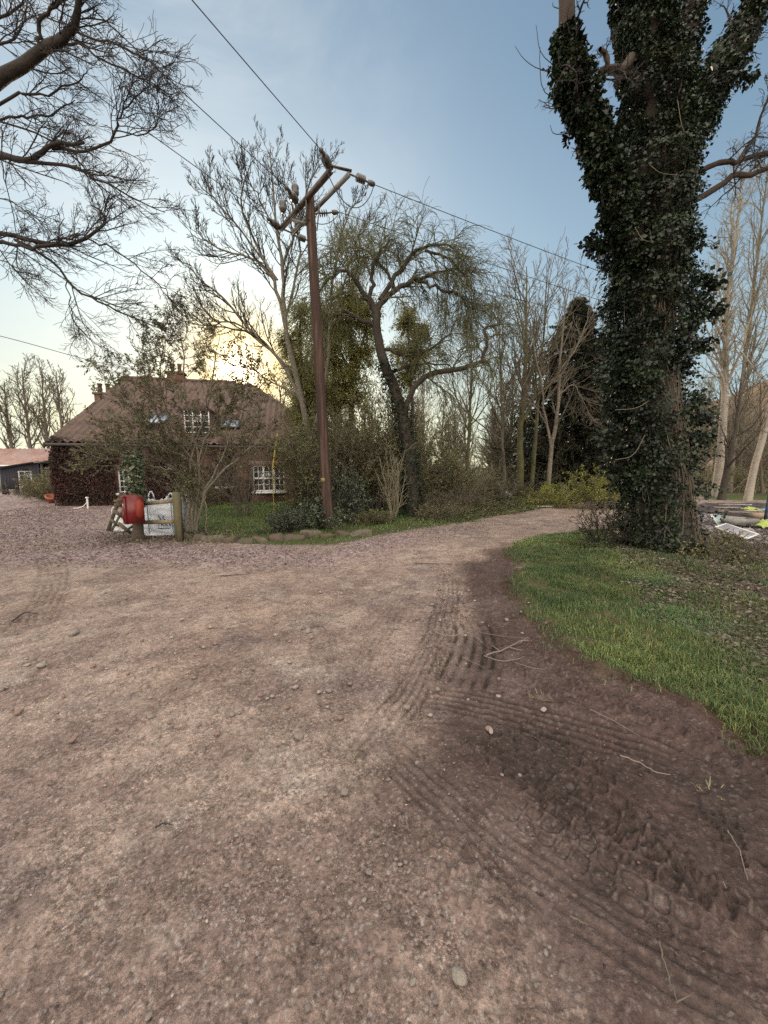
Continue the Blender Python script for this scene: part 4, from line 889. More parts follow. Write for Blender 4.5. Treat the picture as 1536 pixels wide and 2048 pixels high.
# ridge found from the photographed gable line
best = min(((abs(proj(hw(0, d, h))[0]-262)+abs(proj(hw(0, d, h))[1]-757), d, h) for d in np.arange(3, 8, .05) for h in np.arange(5, 9, .05)))
RD, RH = best[1], best[2]
EV = min(np.arange(2, 4, .02), key=lambda z: abs(proj(hw(0, 0, z))[1]-884))
print('cottage', HA, HB, HL, 'ridge', RD, RH, 'eaves', EV)
def wallsz(u, v):
    """s, z where the sight line of a photo pixel meets the front wall"""
    d = at(u, v, 10)-np.array((0, 0, EYE)); o = np.array((0, 0, EYE)); k = ((HA-o) @ hn)/(d @ hn); p = o+d*k; return float((p-HA) @ he), float(p[2])
def cottage():
    root = empty('cottage', HA, hrz, label='low stone cottage with red pantile roof and white paned windows behind the lawn', cat='house')
    L = HL+.6; Dp = 2*RD; EVr = float(EV)
    def opn(u0, v0, u1, v1):
        a, zt = wallsz(u0, v0); b, zb = wallsz(u1, v1); return [a, b, max(zb, .02), zt]
    W1 = opn(234, 939, 268, 985); W2 = opn(432, 934, 466, 972); W3 = opn(505, 931, 570, 982); DR = opn(326, 936, 350, 1003); DR[2] = 0.0
    ops = [W1, W2, W3, DR]
    # front wall in panels round the openings
    th = .45; xs = sorted({0, L, *[o[0] for o in ops], *[o[1] for o in ops]}); wb = MB()
    for a, b in zip(xs[:-1], xs[1:]):
        o = [q for q in ops if q[0] <= a+1e-6 and q[1] >= b-1e-6]
        segs = [(-.3, EVr)] if not o else ([(-.3, o[0][2])] if o[0][2] > 0 else [])+[(o[0][3], EVr)]
        for z0, z1 in segs: wb.box(((a+b)/2, th/2, (z0+z1)/2), (b-a, th, z1-z0))
    wb.box((L/2, Dp-th/2, (EVr-.3)/2), (L, th, EVr+.3))
    for s in (th/2, L-th/2):
        wb.box((s, Dp/2, (EVr-.3)/2), (th, Dp-2*th-.004, EVr+.3))
    g = np.array([(0.003, .1, EVr), (0.003, RD, RH-.12), (0.003, Dp-.1, EVr)]); wb.poly(g, (th-.01, 0, 0))
    loc(wb, 'wall', M_STONE, root)
    # pantile roof: front slope, back slope, hip at the right end
    sl = math.hypot(RD+.3, RH-EVr); HIP = min(RD*.95, 5.0)
    def slope(front):
        nx, ny = int((L+.7)/.055), 66; sx = np.linspace(-.35, L+.35, nx); t = np.linspace(0, 1, ny)
        X, T_ = np.meshgrid(sx, t, indexing='ij'); dd = -.3+T_*(RD+.3); zz = EVr-.05+(RH-EVr+.05)*T_
        Xr = np.minimum(X, L+.35-T_*HIP*1.0)  # hip line
        off = .042*np.cos(Xr*2*math.pi/.27)+.050*(1-(T_*sl/.33) % 1)+.006*RNG.normal(size=X.shape); zz = zz+off-.05*np.sin(T_*math.pi)*np.sin(X*.5)
        Y_ = dd if front else Dp-dd
        V = np.stack([Xr, Y_, zz], -1).reshape(-1, 3); I = np.arange(nx*ny).reshape(nx, ny)
        F = np.stack([I[:-1, :-1], I[1:, :-1], I[1:, 1:], I[:-1, 1:]], -1).reshape(-1, 4); return V, (F if front else F[:, ::-1])
    rb = MB(); rb.add(*slope(True)); rb.add(*slope(False))
    # hip plane
    ny, nx = 160, 50; yy = np.linspace(0, 1, ny); tt = np.linspace(0, 1, nx); Yh, Th = np.meshgrid(yy, tt, indexing='ij')
    y_ = -.3+Th*(RD+.3)+Yh*((Dp+.6)-2*Th*(RD+.3)); V = np.stack([L+.35-Th*HIP, y_, EVr-.05+(RH-EVr+.05)*Th+.028*np.cos(y_*2*math.pi/.27)+.03*((Th*sl/.33) % 1)], -1).reshape(-1, 3)
    I = np.arange(nx*ny).reshape(ny, nx); rb.add(V, np.stack([I[:-1, :-1], I[1:, :-1], I[1:, 1:], I[:-1, 1:]], -1).reshape(-1, 4))
    rf = loc(rb, 'roof', M_TILE, root)
    rt_ = MB(); n = int((L+.35-HIP)/.45)
    for i in range(n): rt_.tube([(-.38+i*.45, RD, RH+.02), (-.38+i*.45+.43, RD, RH+.03+.01*(i % 2))], [.13, .115], 10)
    loc(rt_, 'ridge_tiles', M_TILE, rf); rt_ = MB()
    q0 = np.array((L+.35-HIP, RD, RH+.02)); q1 = np.array((L+.35, -.3, EVr-.02))
    for i in range(14): rt_.tube([q0+(q1-q0)*i/14, q0+(q1-q0)*(i+.95)/14], [.12, .12], 8)
    loc(rt_, 'hip_tiles', M_TILE, rf)
    vb = MB(); vb.bar((-.40, -.33, EVr-.16), (-.40, RD, RH-.10), .05, .16); vb.bar((-.40, RD+.02, RH-.10), (-.40, Dp+.3, EVr-.16), .05, .16); loc(vb, 'bargeboard', M_DWOOD, rf)
    gt = MB(); gt.tube([(-.3, -.38, EVr-.12), (L+.3, -.38, EVr-.16)], .06, 8); loc(gt, 'gutter', M_IRON, root)
    su, _ = wallsz(591, 940); dp = MB(); dp.tube([(su, -.36, EVr-.16), (su, -.08, EVr-.35), (su, -.08, 0)], .04, 8); loc(dp, 'downpipe', M_IRON, root)
    # chimneys
    def chim(s, d, z0, z1, w, dd, pots):
        c = MB(); c.box((s, d, (z0+z1)/2), (w, dd, z1-z0)); c.box((s, d, z1+.06), (w+.14, dd+.14, .12)); o = loc(c, 'chimney', M_BRICK, root)
        for k in range(pots):
            p = MB(); x = s+(k-(pots-1)/2)*.38; p.lathe((x, d, z1+.12), [(.13, 0), (.11, .1), (.10, .42), (.13, .45), (.13, .52), (.08, .52)], 12); loc(p, 'chimney_pot', M_TILE, o)
    # exterior stack on the left gable
    d0 = min(np.arange(1, RD, .05), key=lambda d: abs(proj(hw(-.75, d, 5))[0]-207)); zt = min(np.arange(4, 9, .05), key=lambda z: abs(proj(hw(-.75, d0, z))[1]-789))
    chim(-.80, d0+.3, -.3, float(zt), .75, .6, 2)
    sc_ = min(np.arange(1, L, .1), key=lambda s: abs(proj(hw(s, RD, RH))[0]-352)); chim(float(sc_), RD, RH-.4, RH+.35, .9, .55, 2)
    # windows
    def window(o, lights, cols, rows, transom=None, proud=.10, name='window'):
        a, b, z0, z1 = o; y = proud; f = MB(); fw = .055
        for (x0, x1, zz0, zz1) in ((a, b, z1-fw, z1), (a, b, z0, z0+fw)): f.box(((x0+x1)/2, y, (zz0+zz1)/2), (x1-x0, .08, fw))
        for x in [a+fw/2, b-fw/2]: f.box((x, y, (z0+z1)/2), (fw, .078, z1-z0-2*fw))
        lw = (b-a)/lights
        for k in range(1, lights): f.box((a+k*lw, y, (z0+z1)/2), (.085, .076, z1-z0-2*fw))
        if transom: zt_ = z0+(z1-z0)*transom; f.box(((a+b)/2, y-.003, zt_), (b-a-2*fw, .074, .075))
        for k in range(lights):
            for c in range(1, cols): f.box((a+k*lw+lw*c/cols, y+.004, (z0+z1)/2), (.026, .05, z1-z0-2*fw))
        for r in range(1, rows):
            if transom and abs(r/rows-transom) < .01: continue
            f.box(((a+b)/2, y+.007, z0+(z1-z0)*r/rows), (b-a-2*fw, .046, .026))
        w = loc(f, name, M_WHITE, root); p = MB(); p.box(((a+b)/2, y+.02, (z0+z1)/2), (b-a-.05, .012, z1-z0-.05)); loc(p, 'pane', M_GLASS, w)
        s = MB(); s.box(((a+b)/2, -.01, z0-.055), (b-a+.12, .30, .09)); loc(s, 'sill', M_WHITE, w)
        back = MB(); back.box(((a+b)/2, .30, (z0+z1)/2), (b-a-.01, .02, z1-z0-.01)); loc(back, 'dark_interior', M_IRON, w)
        return w
    window(W1, 1, 3, 4); window(W2, 1, 3, 4); window(W3, 3, 2, 4, .5)
    a, b, z0, z1 = DR; d = MB(); d.box(((a+b)/2, .2, (z0+z1)/2), (b-a, .06, z1-z0)); d.box(((a+b)/2, .16, z0+(z1-z0)*.25), (b-a-.3, .03, .7)); dr = loc(d, 'door', M_GREEN, root)
    k = MB(); k.lathe((b-.12, .15, 1.0), [(.0, -.05), (.03, -.04), (.03, 0), (0, 0)], 8, (0, 1, 0)); loc(k, 'handle', M_IRON, dr); k = MB(); k.box(((a+b)/2, -.02, z1+.04), (b-a+.2, .12, .08)); loc(k, 'lintel', M_WHITE, dr)
    for o in ops[:3]:
        l = MB(); l.box(((o[0]+o[1])/2, -.012, o[3]+.11), (o[1]-o[0]+.3, .05, .2)); loc(l, 'lintel', mat('sandstone_lintel', (.24, .17, .13), .9), root)
    # roof lights and dormer
    def onroof(u, v):
        d = at(u, v, 10)-np.array((0, 0, EYE)); o = np.array((0, 0, EYE)); nl = np.array((0, -(RH-EVr), RD+.3)); nW = hn*nl[1]+np.array((0, 0, nl[2])); p0 = hw(0, -.3, EVr)
        k = ((p0-o) @ nW)/(d @ nW); p = o+d*k; return float((p-HA) @ he), float((p-HA) @ hn), float(p[2])
    pit = math.atan2(RH-EVr, RD+.3); Rx = np.array([[1, 0, 0], [0, math.cos(pit), -math.sin(pit)], [0, math.sin(pit), math.cos(pit)]])
    for (u, v, w, h) in ((312, 842, .95, 1.1), (461, 851, .85, .95)):
        s, dd, z = onroof(u, v); r = MB(); n_ = Rx @ np.array((0, 0, 1)); c = np.array((s, dd, z))+n_*.08
        for x in (-w/2, 0, w/2): r.box(c+Rx @ np.array((x, 0, 0)), (.07, h, .10), Rx)
        for y in (-h/2, h/2): r.box(c+Rx @ np.array((0, y, .003)), (w+.07, .07, .10), Rx)
        o = loc(r, 'rooflight', M_IRON, root); p = MB(); p.box(c+n_*.01, (w, h, .03), Rx); loc(p, 'pane', mat('rooflight_sky_glass', (.35, .42, .50), .08, spec=1.0), o)  # sky reflection put into the pane's pale blue colour
    s, dd, z = onroof(397, 868); w, h = 1.0, 1.0; f = MB(); zc = z+.05
    f.box((s, dd+.5, zc+h/2-.1), (w+.24, 1.2, h+.1)); f.poly([(s-w/2-.22, dd-.2, zc+h-.05), (s+w/2+.22, dd-.2, zc+h-.05), (s, dd-.2, zc+h+.5)], (0, 2.0, 0)); do = loc(f, 'dormer', M_TILE, root)
    f = MB(); y = dd-.14
    for x in (-w/2, -w/6, w/6, w/2): f.box((s+x, y, zc+h/2), (.05, .05, h))
    for q in range(5): f.box((s, y-.003, zc+h*q/4), (w+.05, .045, .05 if q in (0, 4) else .028))
    loc(f, 'window', M_WHITE, do); p = MB(); p.box((s, y+.012, zc+h/2), (w, .012, h)); loc(p, 'pane', M_GLASS, do)
    return root
cottage()
def creeper():
    rng = np.random.default_rng(121); root = empty('wall_creeper', HA, hrz, label='dark reddish leafless creeper swathing the left half of the cottage wall', cat='creeper')
    sb = MB(); n = 290; s0 = np.abs(rng.normal(size=n))**1.2*2.4-.1; s0 = np.clip(s0, -.2, 6.4); P0 = np.stack([s0, -.05-.08*rng.random(n), np.zeros(n)], 1)
    P, R = grow(P0, nrm(np.stack([rng.normal(size=n)*.25, np.zeros(n), np.ones(n)], 1)), rng.uniform(1.6, 3.0, n), np.full(n, .022), .007, 12, .16, (0, 0, .05), rng)
    a_, zt_ = wallsz(232, 937); b_, zb_ = wallsz(272, 990)
    def clear(P_): return ~((P_[:, :, 0] > a_-.03) & (P_[:, :, 0] < b_+.03) & (P_[:, :, 2] > zb_-.05) & (P_[:, :, 2] < zt_+.03)).any(1)
    kp = clear(P); P, R = P[kp], R[kp]
    P[:, :, 0] = np.maximum(P[:, :, 0], -.15); P[:, :, 1] = np.clip(P[:, :, 1], -.18, -.03); P[:, :, 2] = np.minimum(P[:, :, 2], EV+.1); addt(sb, (P, R), 4)
    B = kids(P, R, 12, rng, .1, 1, (.5, 1.1), .22, .3, 5, .2, (0, 0, -.05), .6, .006, .2); B[0][:, :, 1] = np.clip(B[0][:, :, 1], -.28, -.04); B[0][:, :, 0] = np.maximum(B[0][:, :, 0], -.25)
    kp = clear(B[0]); B = (B[0][kp], B[1][kp]); addt(sb, B, 3)
    loc(sb, 'stems', M_CREEP, root)
    lb = MB(); leaves_on(lb, *B, 9, rng, (.05, .11), .8, .1, (.6, 1.4), .6, .06, (.4, 1.7), .2)
    # mass trained round the corner
    n = 7000; s = rng.normal(size=n)*.12-.08; z = rng.uniform(.05, EV+.2, n); y = rng.uniform(-.20, 1.2, n); m = (s < .05) | (y < -.02)
    C = np.stack([s, y, z], 1)[m]; V, F, C_ = leaf_mesh(C, nrm(rng.normal(size=C.shape)-(0, 0, .5)), rng.normal(size=C.shape), rng.uniform(.05, .10, len(C)), .8, .1, rng, (.5, 1.8)); lb.add(V, F, C_)
    loc(lb, 'dry_leaves', M_CREEPL, root)
creeper()
def shed():
    D = 30.; zb = -.50
    def P(u, v, d=D): return at(u, v, d)
    a = P(4, 985); b = P(83, 985); x0, x1 = a[0], b[0]; zl = P(4, 938)[2]; zr = P(83, 925)[2]; z0 = gz(a[0], D)-.05
    root = empty('black_shed', (x0, D, z0), label='black boarded lean-to shed with a pale half glazed door', cat='shed'); w = x1-x0; hl = zl-z0; hr = zr-z0; dep = 3.5
    sd0, sd1 = P(40, 985)[0]-x0, P(67, 985)[0]-x0; dh = P(40, 942)[2]-z0
    m = MB(); n = 26
    for i in range(n):
        xa, xb = w*i/n, w*(i+1)/n-.012
        if xb > sd0 and xa < sd1: za = dh
        else: za = 0
        h0, h1 = hl+(hr-hl)*xa/w, hl+(hr-hl)*xb/w
        m.poly([(xa, -.012*(i % 2), za), (xb, -.012*(i % 2), za), (xb, -.012*(i % 2), h1), (xa, -.012*(i % 2), h0)], (0, .04, 0))
    m.box((.05, dep/2+.05, hl/2), (.06, dep-.1, hl)); m.box((w-.05, dep/2+.05, hl/2), (.06, dep-.1, hl)); m.box((w/2, dep, hl/2), (w, .06, hl))
    loc(m, 'wall', M_BLACK, root); r = MB(); r.poly([(-.2, -.25, hl+.02), (w+.2, -.25, hr+.04), (w+.2, -.25, hr+.12), (-.2, -.25, hl+.10)], (0, dep+.4, 0)); loc(r, 'roof', M_BLACK, root)
    c = (sd0+sd1)/2; dw = sd1-sd0; d = MB(); zg = dh*.46
    d.box((c, .02, zg/2), (dw, .05, zg))
    for x in (sd0+.05, c, sd1-.05): d.box((x, .02, (zg+dh)/2), (.10 if x != c else .05, .048, dh-zg-.002))
    for k in range(4): d.box((c, .018, zg+(dh-zg)*k/3+(-.03 if k == 3 else .03 if k == 0 else 0)), (dw-.02, .046, .07 if k in (0, 3) else .045))
    dr = loc(d, 'door', M_GREYP, root); p = MB(); p.box((c, .045, (zg+dh)/2), (dw-.1, .01, dh-zg-.05)); loc(p, 'pane', M_GLASS, dr); h = MB(); h.box((sd1-.08, -.03, zg), (.05, .06, .12)); loc(h, 'handle', M_IRON, dr)
    pt = gp(27, 990); b = MB(); z = gz(at(27, 988, 29)[0], 29); b.lathe((0, 0, 0), [(.12, 0), (.2, .36), (.22, .36), (.22, .40), (.18, .40), (.16, .3)], 14); o = b.build('plant_pot', mat('grey_pot', (.42, .41, .40), .8)); o.location = (at(26, 988, 29.2)[0], 29.2, z); tag(o, 'pale grey plant pot beside the black shed door', 'pot')
shed()
def long_barn():
    D = 38.; a = at(-420, 940, D); b = at(128, 940, D); zr = at(60, 897, 41)[2]; ze = at(60, 931, D)[2]; z0 = -.6; w = b[0]-a[0]
    root = empty('long_outbuilding', (a[0], D, z0), label='long low outbuilding with a rusty red corrugated roof beyond the black shed', cat='building')
    m = MB(); m.box((w/2, .15, (ze-z0)/2-.05), (w, .3, ze-z0)); m.box((w/2, 6-.15, (ze-z0)/2-.05), (w, .3, ze-z0)); m.box((w-.15, 3, (ze-z0)/2-.05), (.28, 5.4, ze-z0)); m.poly([(w-.28, .1, ze-z0-.05), (w-.28, 3, zr-z0-.1), (w-.28, 5.9, ze-z0-.05)], (.26, 0, 0)); loc(m, 'wall', mat('limewashed_wall', (.36, .35, .32), .9, [(1.5, (.27, .25, .22), .45, .65)]), root)
    nx = int(w/.05); x = np.linspace(-.2, w+.2, nx); V = []; 
    for (y, z) in ((-.3, ze-z0), (3, zr-z0), (6.3, ze-z0)): V.append(np.stack([x, np.full(nx, y), z+.03*np.sign(np.cos(x*2*math.pi/.5))*np.abs(np.cos(x*2*math.pi/.5))**.4], 1))
    V = np.vstack(V); i = np.arange(nx-1); F = np.concatenate([np.stack([i+k*nx, i+1+k*nx, i+1+(k+1)*nx, i+(k+1)*nx], 1) for k in (0, 1)]); r = MB().add(V, F); loc(r, 'roof', M_RUST, root)
    g = MB(); g.tube([(-.2, -.38, ze-z0-.02), (w+.2, -.38, ze-z0-.02)], .07, 6); loc(g, 'gutter', M_WHITE, root)
long_barn()
def lean_to():
    D = 24.; a = at(80, 940, D); b = at(128, 940, D); root = empty('lean_to', (a[0], D, -.3), label='small lean-to with sloping slab roof between shed and cottage', cat='outbuilding'); w = b[0]-a[0]+.8
    z1 = at(118, 912, D)[2]+.3; zl = at(80, 926, D)[2]+.3; m = MB(); m.box((w/2+.7, .2, zl/2-.1), (w-1.1, .3, zl)); loc(m, 'wall', M_STONE, root)
    p = MB(); p.box((.15, 0, zl/2), (.12, .12, zl)); loc(p, 'post', M_DWOOD, root)
    r = MB(); n = 7
    for i in range(n): r.poly([(w*i/n-.1, -.3, zl+(z1-zl)*i/n), (w*(i+1)/n-.08, -.3, zl+(z1-zl)*(i+1)/n-.04), (w*(i+1)/n-.08, -.3, zl+(z1-zl)*(i+1)/n+.03), (w*i/n-.1, -.3, zl+(z1-zl)*i/n+.07)], (0, 2.4, 0))
    loc(r, 'roof', mat('grey_slates', (.30, .28, .26), .8, [(3, (.2, .18, .16), .45, .6)]), root)
lean_to()
# hill on the right
def hill():
    n, m = 90, 30; x = np.linspace(60, 480, n); y = np.linspace(0, 1, m); X, T = np.meshgrid(x, y, indexing='ij'); d0 = 190-.12*X
    Hh = 72*sstep(95, 330, X)+6*fbm(X*.02, X*0, 9, 3); Z = Hh*np.sin(T*math.pi/2)**1.2+1.5*fbm(X*.06, T*8, 10, 4)*T-.8; Y = d0+T*150
    V = np.stack([X, Y, Z], -1).reshape(-1, 3); I = np.arange(n*m).reshape(n, m); F = np.stack([I[:-1, :-1], I[1:, :-1], I[1:, 1:], I[:-1, 1:]], -1).reshape(-1, 4)
    o = mesh('hill', V, [F], mat('heather_hill', (.19, .115, .095), .95, [(.03, (.14, .11, .06), .42, .58), (.3, (.24, .17, .13), .5, .7)], bump=.5, bscale=.5), True); tag(o, kind='structure')
hill()
# ------------------------------------------------------------------ telegraph pole and wires
M_POLE = mat('creosoted_pole', (.062, .038, .031), .85, [(1.2, (.048, .032, .027), .42, .62, (1, 1, .25)), (14, (.135, .085, .065), .5, .68, (1, 1, .06)), (30, (.03, .02, .018), .60, .66, (1, 1, .04))], bump=.012, bscale=30)
M_GALV = mat('weathered_steel', (.22, .22, .20), .6, [(3, (.15, .12, .10), .45, .65)], metal=.3)
M_GALVD = mat('rusty_steel', (.085, .065, .055), .7, [(3, (.18, .15, .13), .45, .65)], metal=.2)
M_INS = mat('brown_porcelain', (.075, .068, .060), .3, spec=.6)
M_WIRE = mat('wire_dark', (.05, .05, .055), .6)
def athg(u, v, h):
    x = (u-768)/FPX; y = (1024-v)/FPX; wy = _cp+y*_sp; wz = -_sp+y*_cp; k = (h-EYE)/wz; return np.array((x*k, wy*k, h))
def pole():
    base = gp3(657, 1056); D = base[1]; top = at(619, 396, D); H = top[2]
    root = empty('telegraph_pole', base, label='tall brown timber pole carrying a steel crossarm and power line insulators', cat='power pole')
    def b(mb, name, m, par=root, smooth=False):
        V = [v-base for v in mb.V]; mb.V = V; o = mb.build(name, m, None, smooth); o.parent = par; return o
    p = MB(); n = 16; t = np.linspace(0, 1, n); P = base+(top-base)*t[:, None]; P[0, 2] -= .3; p.tube(P, .138-.022*t, 16); b(p, 'pole', M_POLE, smooth=True)
    hA = H-.10
    A0, A1 = athg(661, 339, hA), athg(560, 458, hA); B0, B1 = athg(699, 348, hA-.02), athg(583, 468, hA-.02)
    m = MB()
    ar = MB(); ar.bar(A0, A1, .055, .10); d = (A1-A0)/np.linalg.norm(A1-A0); sd = np.cross(d, (0, 0, 1)); ar.bar(A0+sd*.045+(0, 0, .042), A1+sd*.045+(0, 0, .042), .05, .012); ar.bar(A0+sd*.045-(0, 0, .042), A1+sd*.045-(0, 0, .042), .05, .012); b(ar, 'crossarm', M_GALVD)
    ar = MB(); ar.bar(B0, B1, .05, .10); b(ar, 'crossarm', M_GALV)
    st = MB(); st.bar(A0+(A0-B0)*.12+(0, 0, .07), B0+(B0-A0)*.12+(0, 0, .07), .07, .022); b(st, 'strap', M_GALVD)
    st = MB(); st.bar(A1+(A1-B1)*.1+(0, 0, .03), B1+(B1-A1)*.1+(0, 0, .03), .05, .02); b(st, 'strap', M_GALVD)
    pm = (A0+A1)/2; q = at(614, 458, D-.15)
    def arm(t, a, c): return a+(c-a)*t
    for (a, e) in ((arm(.42, A0, A1), at(611, 450, D-.12)), (arm(.80, A0, A1), at(612, 447, D-.10)), (arm(.46, B0, B1), at(634, 460, D-.05)), (arm(.82, B0, B1), at(628, 440, D+.1))):
        k = MB(); k.bar(a, e, .065, .014, (1, 0, 0)); b(k, 'brace', M_GALV)
    def ins(c, ax, name='insulator', kind=0):
        ax = np.asarray(ax, float); ax /= np.linalg.norm(ax); k = MB()
        if kind == 0: pr = [(0, -.16), (.045, -.155), (.06, -.12), (.09, -.09), (.095, -.03), (.075, 0), (.095, .04), (.09, .09), (.06, .13), (.04, .16), (0, .16)]
        elif kind == 1: pr = [(.02, -.25)]+[x for i in range(4) for x in ((.02, -.10+i*.055), (.085, -.09+i*.055), (.085, -.08+i*.055), (.02, -.06+i*.055))]+[(.02, .22), (.05, .22), (.06, .28), (.045, .36), (0, .38)]
        else: pr = [(0, -.1), (.04, -.09), (.055, -.03), (.04, .03), (.055, .08), (.02, .12), (0, .12)]
        k.lathe(c, pr, 14, ax); o = b(k, name, M_INS, smooth=True); return o
    # post insulators standing on the arm
    for (u, v, t) in ((594, 374, .64), (564, 424, .92)):
        foot = arm(t, A0, A1); head = foot+(0, 0, .38); k = MB(); k.tube([foot, head], .018, 6); b(k, 'pin', M_GALVD); ins(head+(0, 0, .08), (0, 0, 1))
    wires = []
    # strain insulators: (tip pixel of the wire, arm point, far wire pixel)
    def strain(tip, armp, far, kind, lab, reach=2.5, sag=.25):
        tp = athg(*tip, hA+.02); k = MB(); k.tube([armp, tp], .014, 6); b(k, 'link', M_GALVD); ax = tp-armp; L_ = np.linalg.norm(ax); ax = ax/L_
        if kind == 0: ins(armp+ax*L_*.45, ax); ins(armp+ax*L_*.85, ax, 'clamp', 2)
        else: ins(armp+ax*L_*.45, ax, 'insulator', 1)
        fp = athg(*far, hA+.02); dd = fp-tp; ends = tp+dd/np.linalg.norm(dd)*reach
        t = np.linspace(0, 1, 26)[:, None]; Q = tp+(ends-tp)*t; Q[:, 2] -= sag*4*(t*(1-t))[:, 0]; w = MB(); w.tube(Q, .0085, 5, False)
        o = w.build('power_line', M_WIRE, None, origin=tp); tag(o, lab, 'cable', 'power lines on the pole'); return tp
    tA = strain((642, 300), A0, (390, 0), 0, 'power line rising steeply from the near end of the crossarm', 22, .1)
    tB = strain((572, 374), arm(.56, A0, A1), (338, 150), 0, 'power line from the middle of the crossarm toward the overhanging boughs', 30, .2)
    tC = strain((537, 438), A1, (345, 292), 0, 'power line leaving the far end of the crossarm toward the overhanging boughs', 38, .3)
    tD = strain((748, 369), B0, (1175, 513), 1, 'upper power line crossing the open sky to the ivy clad tree', 40, .5)
    tE = strain((678, 424), arm(.62, B0, B1), (1170, 571), 1, 'second power line passing above the willow to the ivy clad tree', 45, .5)
    tF = strain((628, 486), B1, (1140, 606), 1, 'lowest power line passing through the willow crown', 45, .5)
    for a, c, dz in ((tA, tD, .75), (tB, tE, .5), (tC, tF, .45)):
        t = np.linspace(0, 1, 20)[:, None]; Q = a+(c-a)*t; Q[:, 2] -= dz*(4*(t*(1-t))[:, 0])**.8; j = MB(); j.tube(Q, .010, 5, False); b(j, 'jumper_wire', M_WIRE)
    sg = MB(); c = at(646, 960, D-.15); sg.box(c, (.10, .01, .10)); b(sg, 'danger_plate', mat('faded_yellow_plate', (.26, .20, .07), .7))
    # telephone wire to the cottage
    a = np.array((-26., 13, 6.4)); a = at(-400, 575, 12.0); c1 = at(0, 672, 13.0); c2 = at(250, 735, 17.0); c3 = hw(4.2, RD-.4, RH+.5)
    w = MB(); w.tube(catmull([a, c1, c2, c3], 30), .011, 5, False); o = w.build('telephone_wire', M_WIRE, origin=c1); tag(o, 'single low telephone wire sloping down to the cottage chimney', 'cable')
pole()
# ------------------------------------------------------------------ by the fence
M_RED = mat('post_box_red', (.135, .020, .020), .38, [(3, (.20, .018, .020), .45, .65)], spec=.5)
M_REDO = mat('faded_orange_red', (.23, .036, .022), .6)
M_BAG = mat('woven_white_bag', (.66, .70, .74), .75, [(2.5, (.50, .56, .64), .5, .7)], bump=.01, bscale=5)
M_TXT = mat('navy_print', (.03, .05, .09), .7)
def rz(a): return np.array([[math.cos(a), -math.sin(a), 0], [math.sin(a), math.cos(a), 0], [0, 0, 1]])
def text_obj(name, body, size, m, parent, loc_, rot, th=.002):
    c = bpy.data.curves.new(name, 'FONT'); c.body = body; c.size = size; c.extrude = th; c.resolution_u = 3
    t = bpy.data.objects.new(name, c); COL.objects.link(t); dg = bpy.context.evaluated_depsgraph_get(); dg.update(); me = bpy.data.meshes.new_from_object(t.evaluated_get(dg)); bpy.data.objects.remove(t)
    o = bpy.data.objects.new(name, me); me.materials.clear(); me.materials.append(m); COL.objects.link(o); o.parent = parent; o.location = loc_; o.rotation_euler = rot; return o
def postbox():
    D = 8.6; b0 = gp3(277, 1080); x = b0[0]; y = b0[1]
    # ivy clad post
    root = empty('ivy_wrapped_post', b0, label='stout old gatepost wrapped in ivy behind the red post box', cat='post')
    H = at(272, 905, y)[2]-b0[2]; p = MB(); p.tube(catmull([(0, 0, -.1), (.02, 0, H*.5), (-.04, 0, H)], 8), [.13, .11, .10, .10, .095, .09, .08, .05], 12); loc(p, 'post', M_DWOOD, root)
    rng = np.random.default_rng(131); n = 1100; z = H*rng.uniform(.40, 1.05, n); a = rng.uniform(0, 6.28, n); r = .09+.09*rng.random(n)
    C = np.stack([r*np.cos(a), r*np.sin(a), z], 1); rad = np.stack([np.cos(a), np.sin(a), 0*a], 1); lb = MB(); V, F, C_ = leaf_mesh(C, nrm(rad+rng.normal(size=C.shape)*.5-(0, 0, .4)), rad+(0, 0, .8), rng.uniform(.05, .10, n), .8, .1, rng, (.6, 2.2)); lb.add(V, F, C_); loc(lb, 'ivy', M_HOLLY, root)
    ang = math.atan2(-.66, -.75)   # front normal
    c = at(268, 1018, y-.30); root = empty('post_box', (c[0], c[1], at(268, 1046, y-.30)[2]), ang+math.pi/2, label='red wall type post box fixed to the ivy wrapped post', cat='post box')
    w, d, h = .27, .33, .60; m = MB(); n = 12       # local: x = width, -y = front
    prof = [(-d/2, 0), (-d/2, h-.02)]+[(-d/2+.06+(d-.06)*i/n, h+.012*math.sin(math.pi*(.15+.5*i/n))-.085*(i/n)**4) for i in range(n+1)]+[(d/2, 0)]
    m.poly([(-w/2, yy, zz) for yy, zz in prof], (w, 0, 0)); loc(m, 'body', M_RED, root)
    f = MB(); f.box((0, -d/2-.012, h/2), (w+.03, .025, h-.01)); f.box((0, -d/2-.03, h-.03), (w+.05, .05, .03)); fp = loc(f, 'front_plate', M_RED, root)
    f = MB(); f.box((0, -d/2-.032, h*.80), (w*.72, .03, .022)); f.box((0, -d/2-.05, h*.84), (w*.8, .06, .014)); loc(f, 'slot_hood', M_RED, fp)
    f = MB(); f.box((0, -d/2-.0262, h*.775), (w*.66, .004, .035)); loc(f, 'slot', M_IRON, fp)
    f = MB(); f.box((0, -d/2-.030, h*.32), (w*.66, .012, h*.48)); f.box((0, -d/2-.038, h*.32), (w*.46, .010, h*.36)); loc(f, 'door', M_RED, fp)
    f = MB(); f.box((0, -d/2-.028, h*.65), (w*.5, .008, .06)); loc(f, 'notice_plate', mat('notice_white', (.5, .42, .40), .6), fp)
    n = 22; t = np.linspace(0, 2*math.pi, n, False); f = MB(); f.poly([(w/2+.001, .085+min(.078, max(-.2, (.10+.015*math.sin(3*q+1))*math.cos(q))), h*.52+(.19+.02*math.cos(4*q))*math.sin(q)) for q in t], (.002, 0, 0)); loc(f, 'faded_patch', M_REDO, root)
postbox()
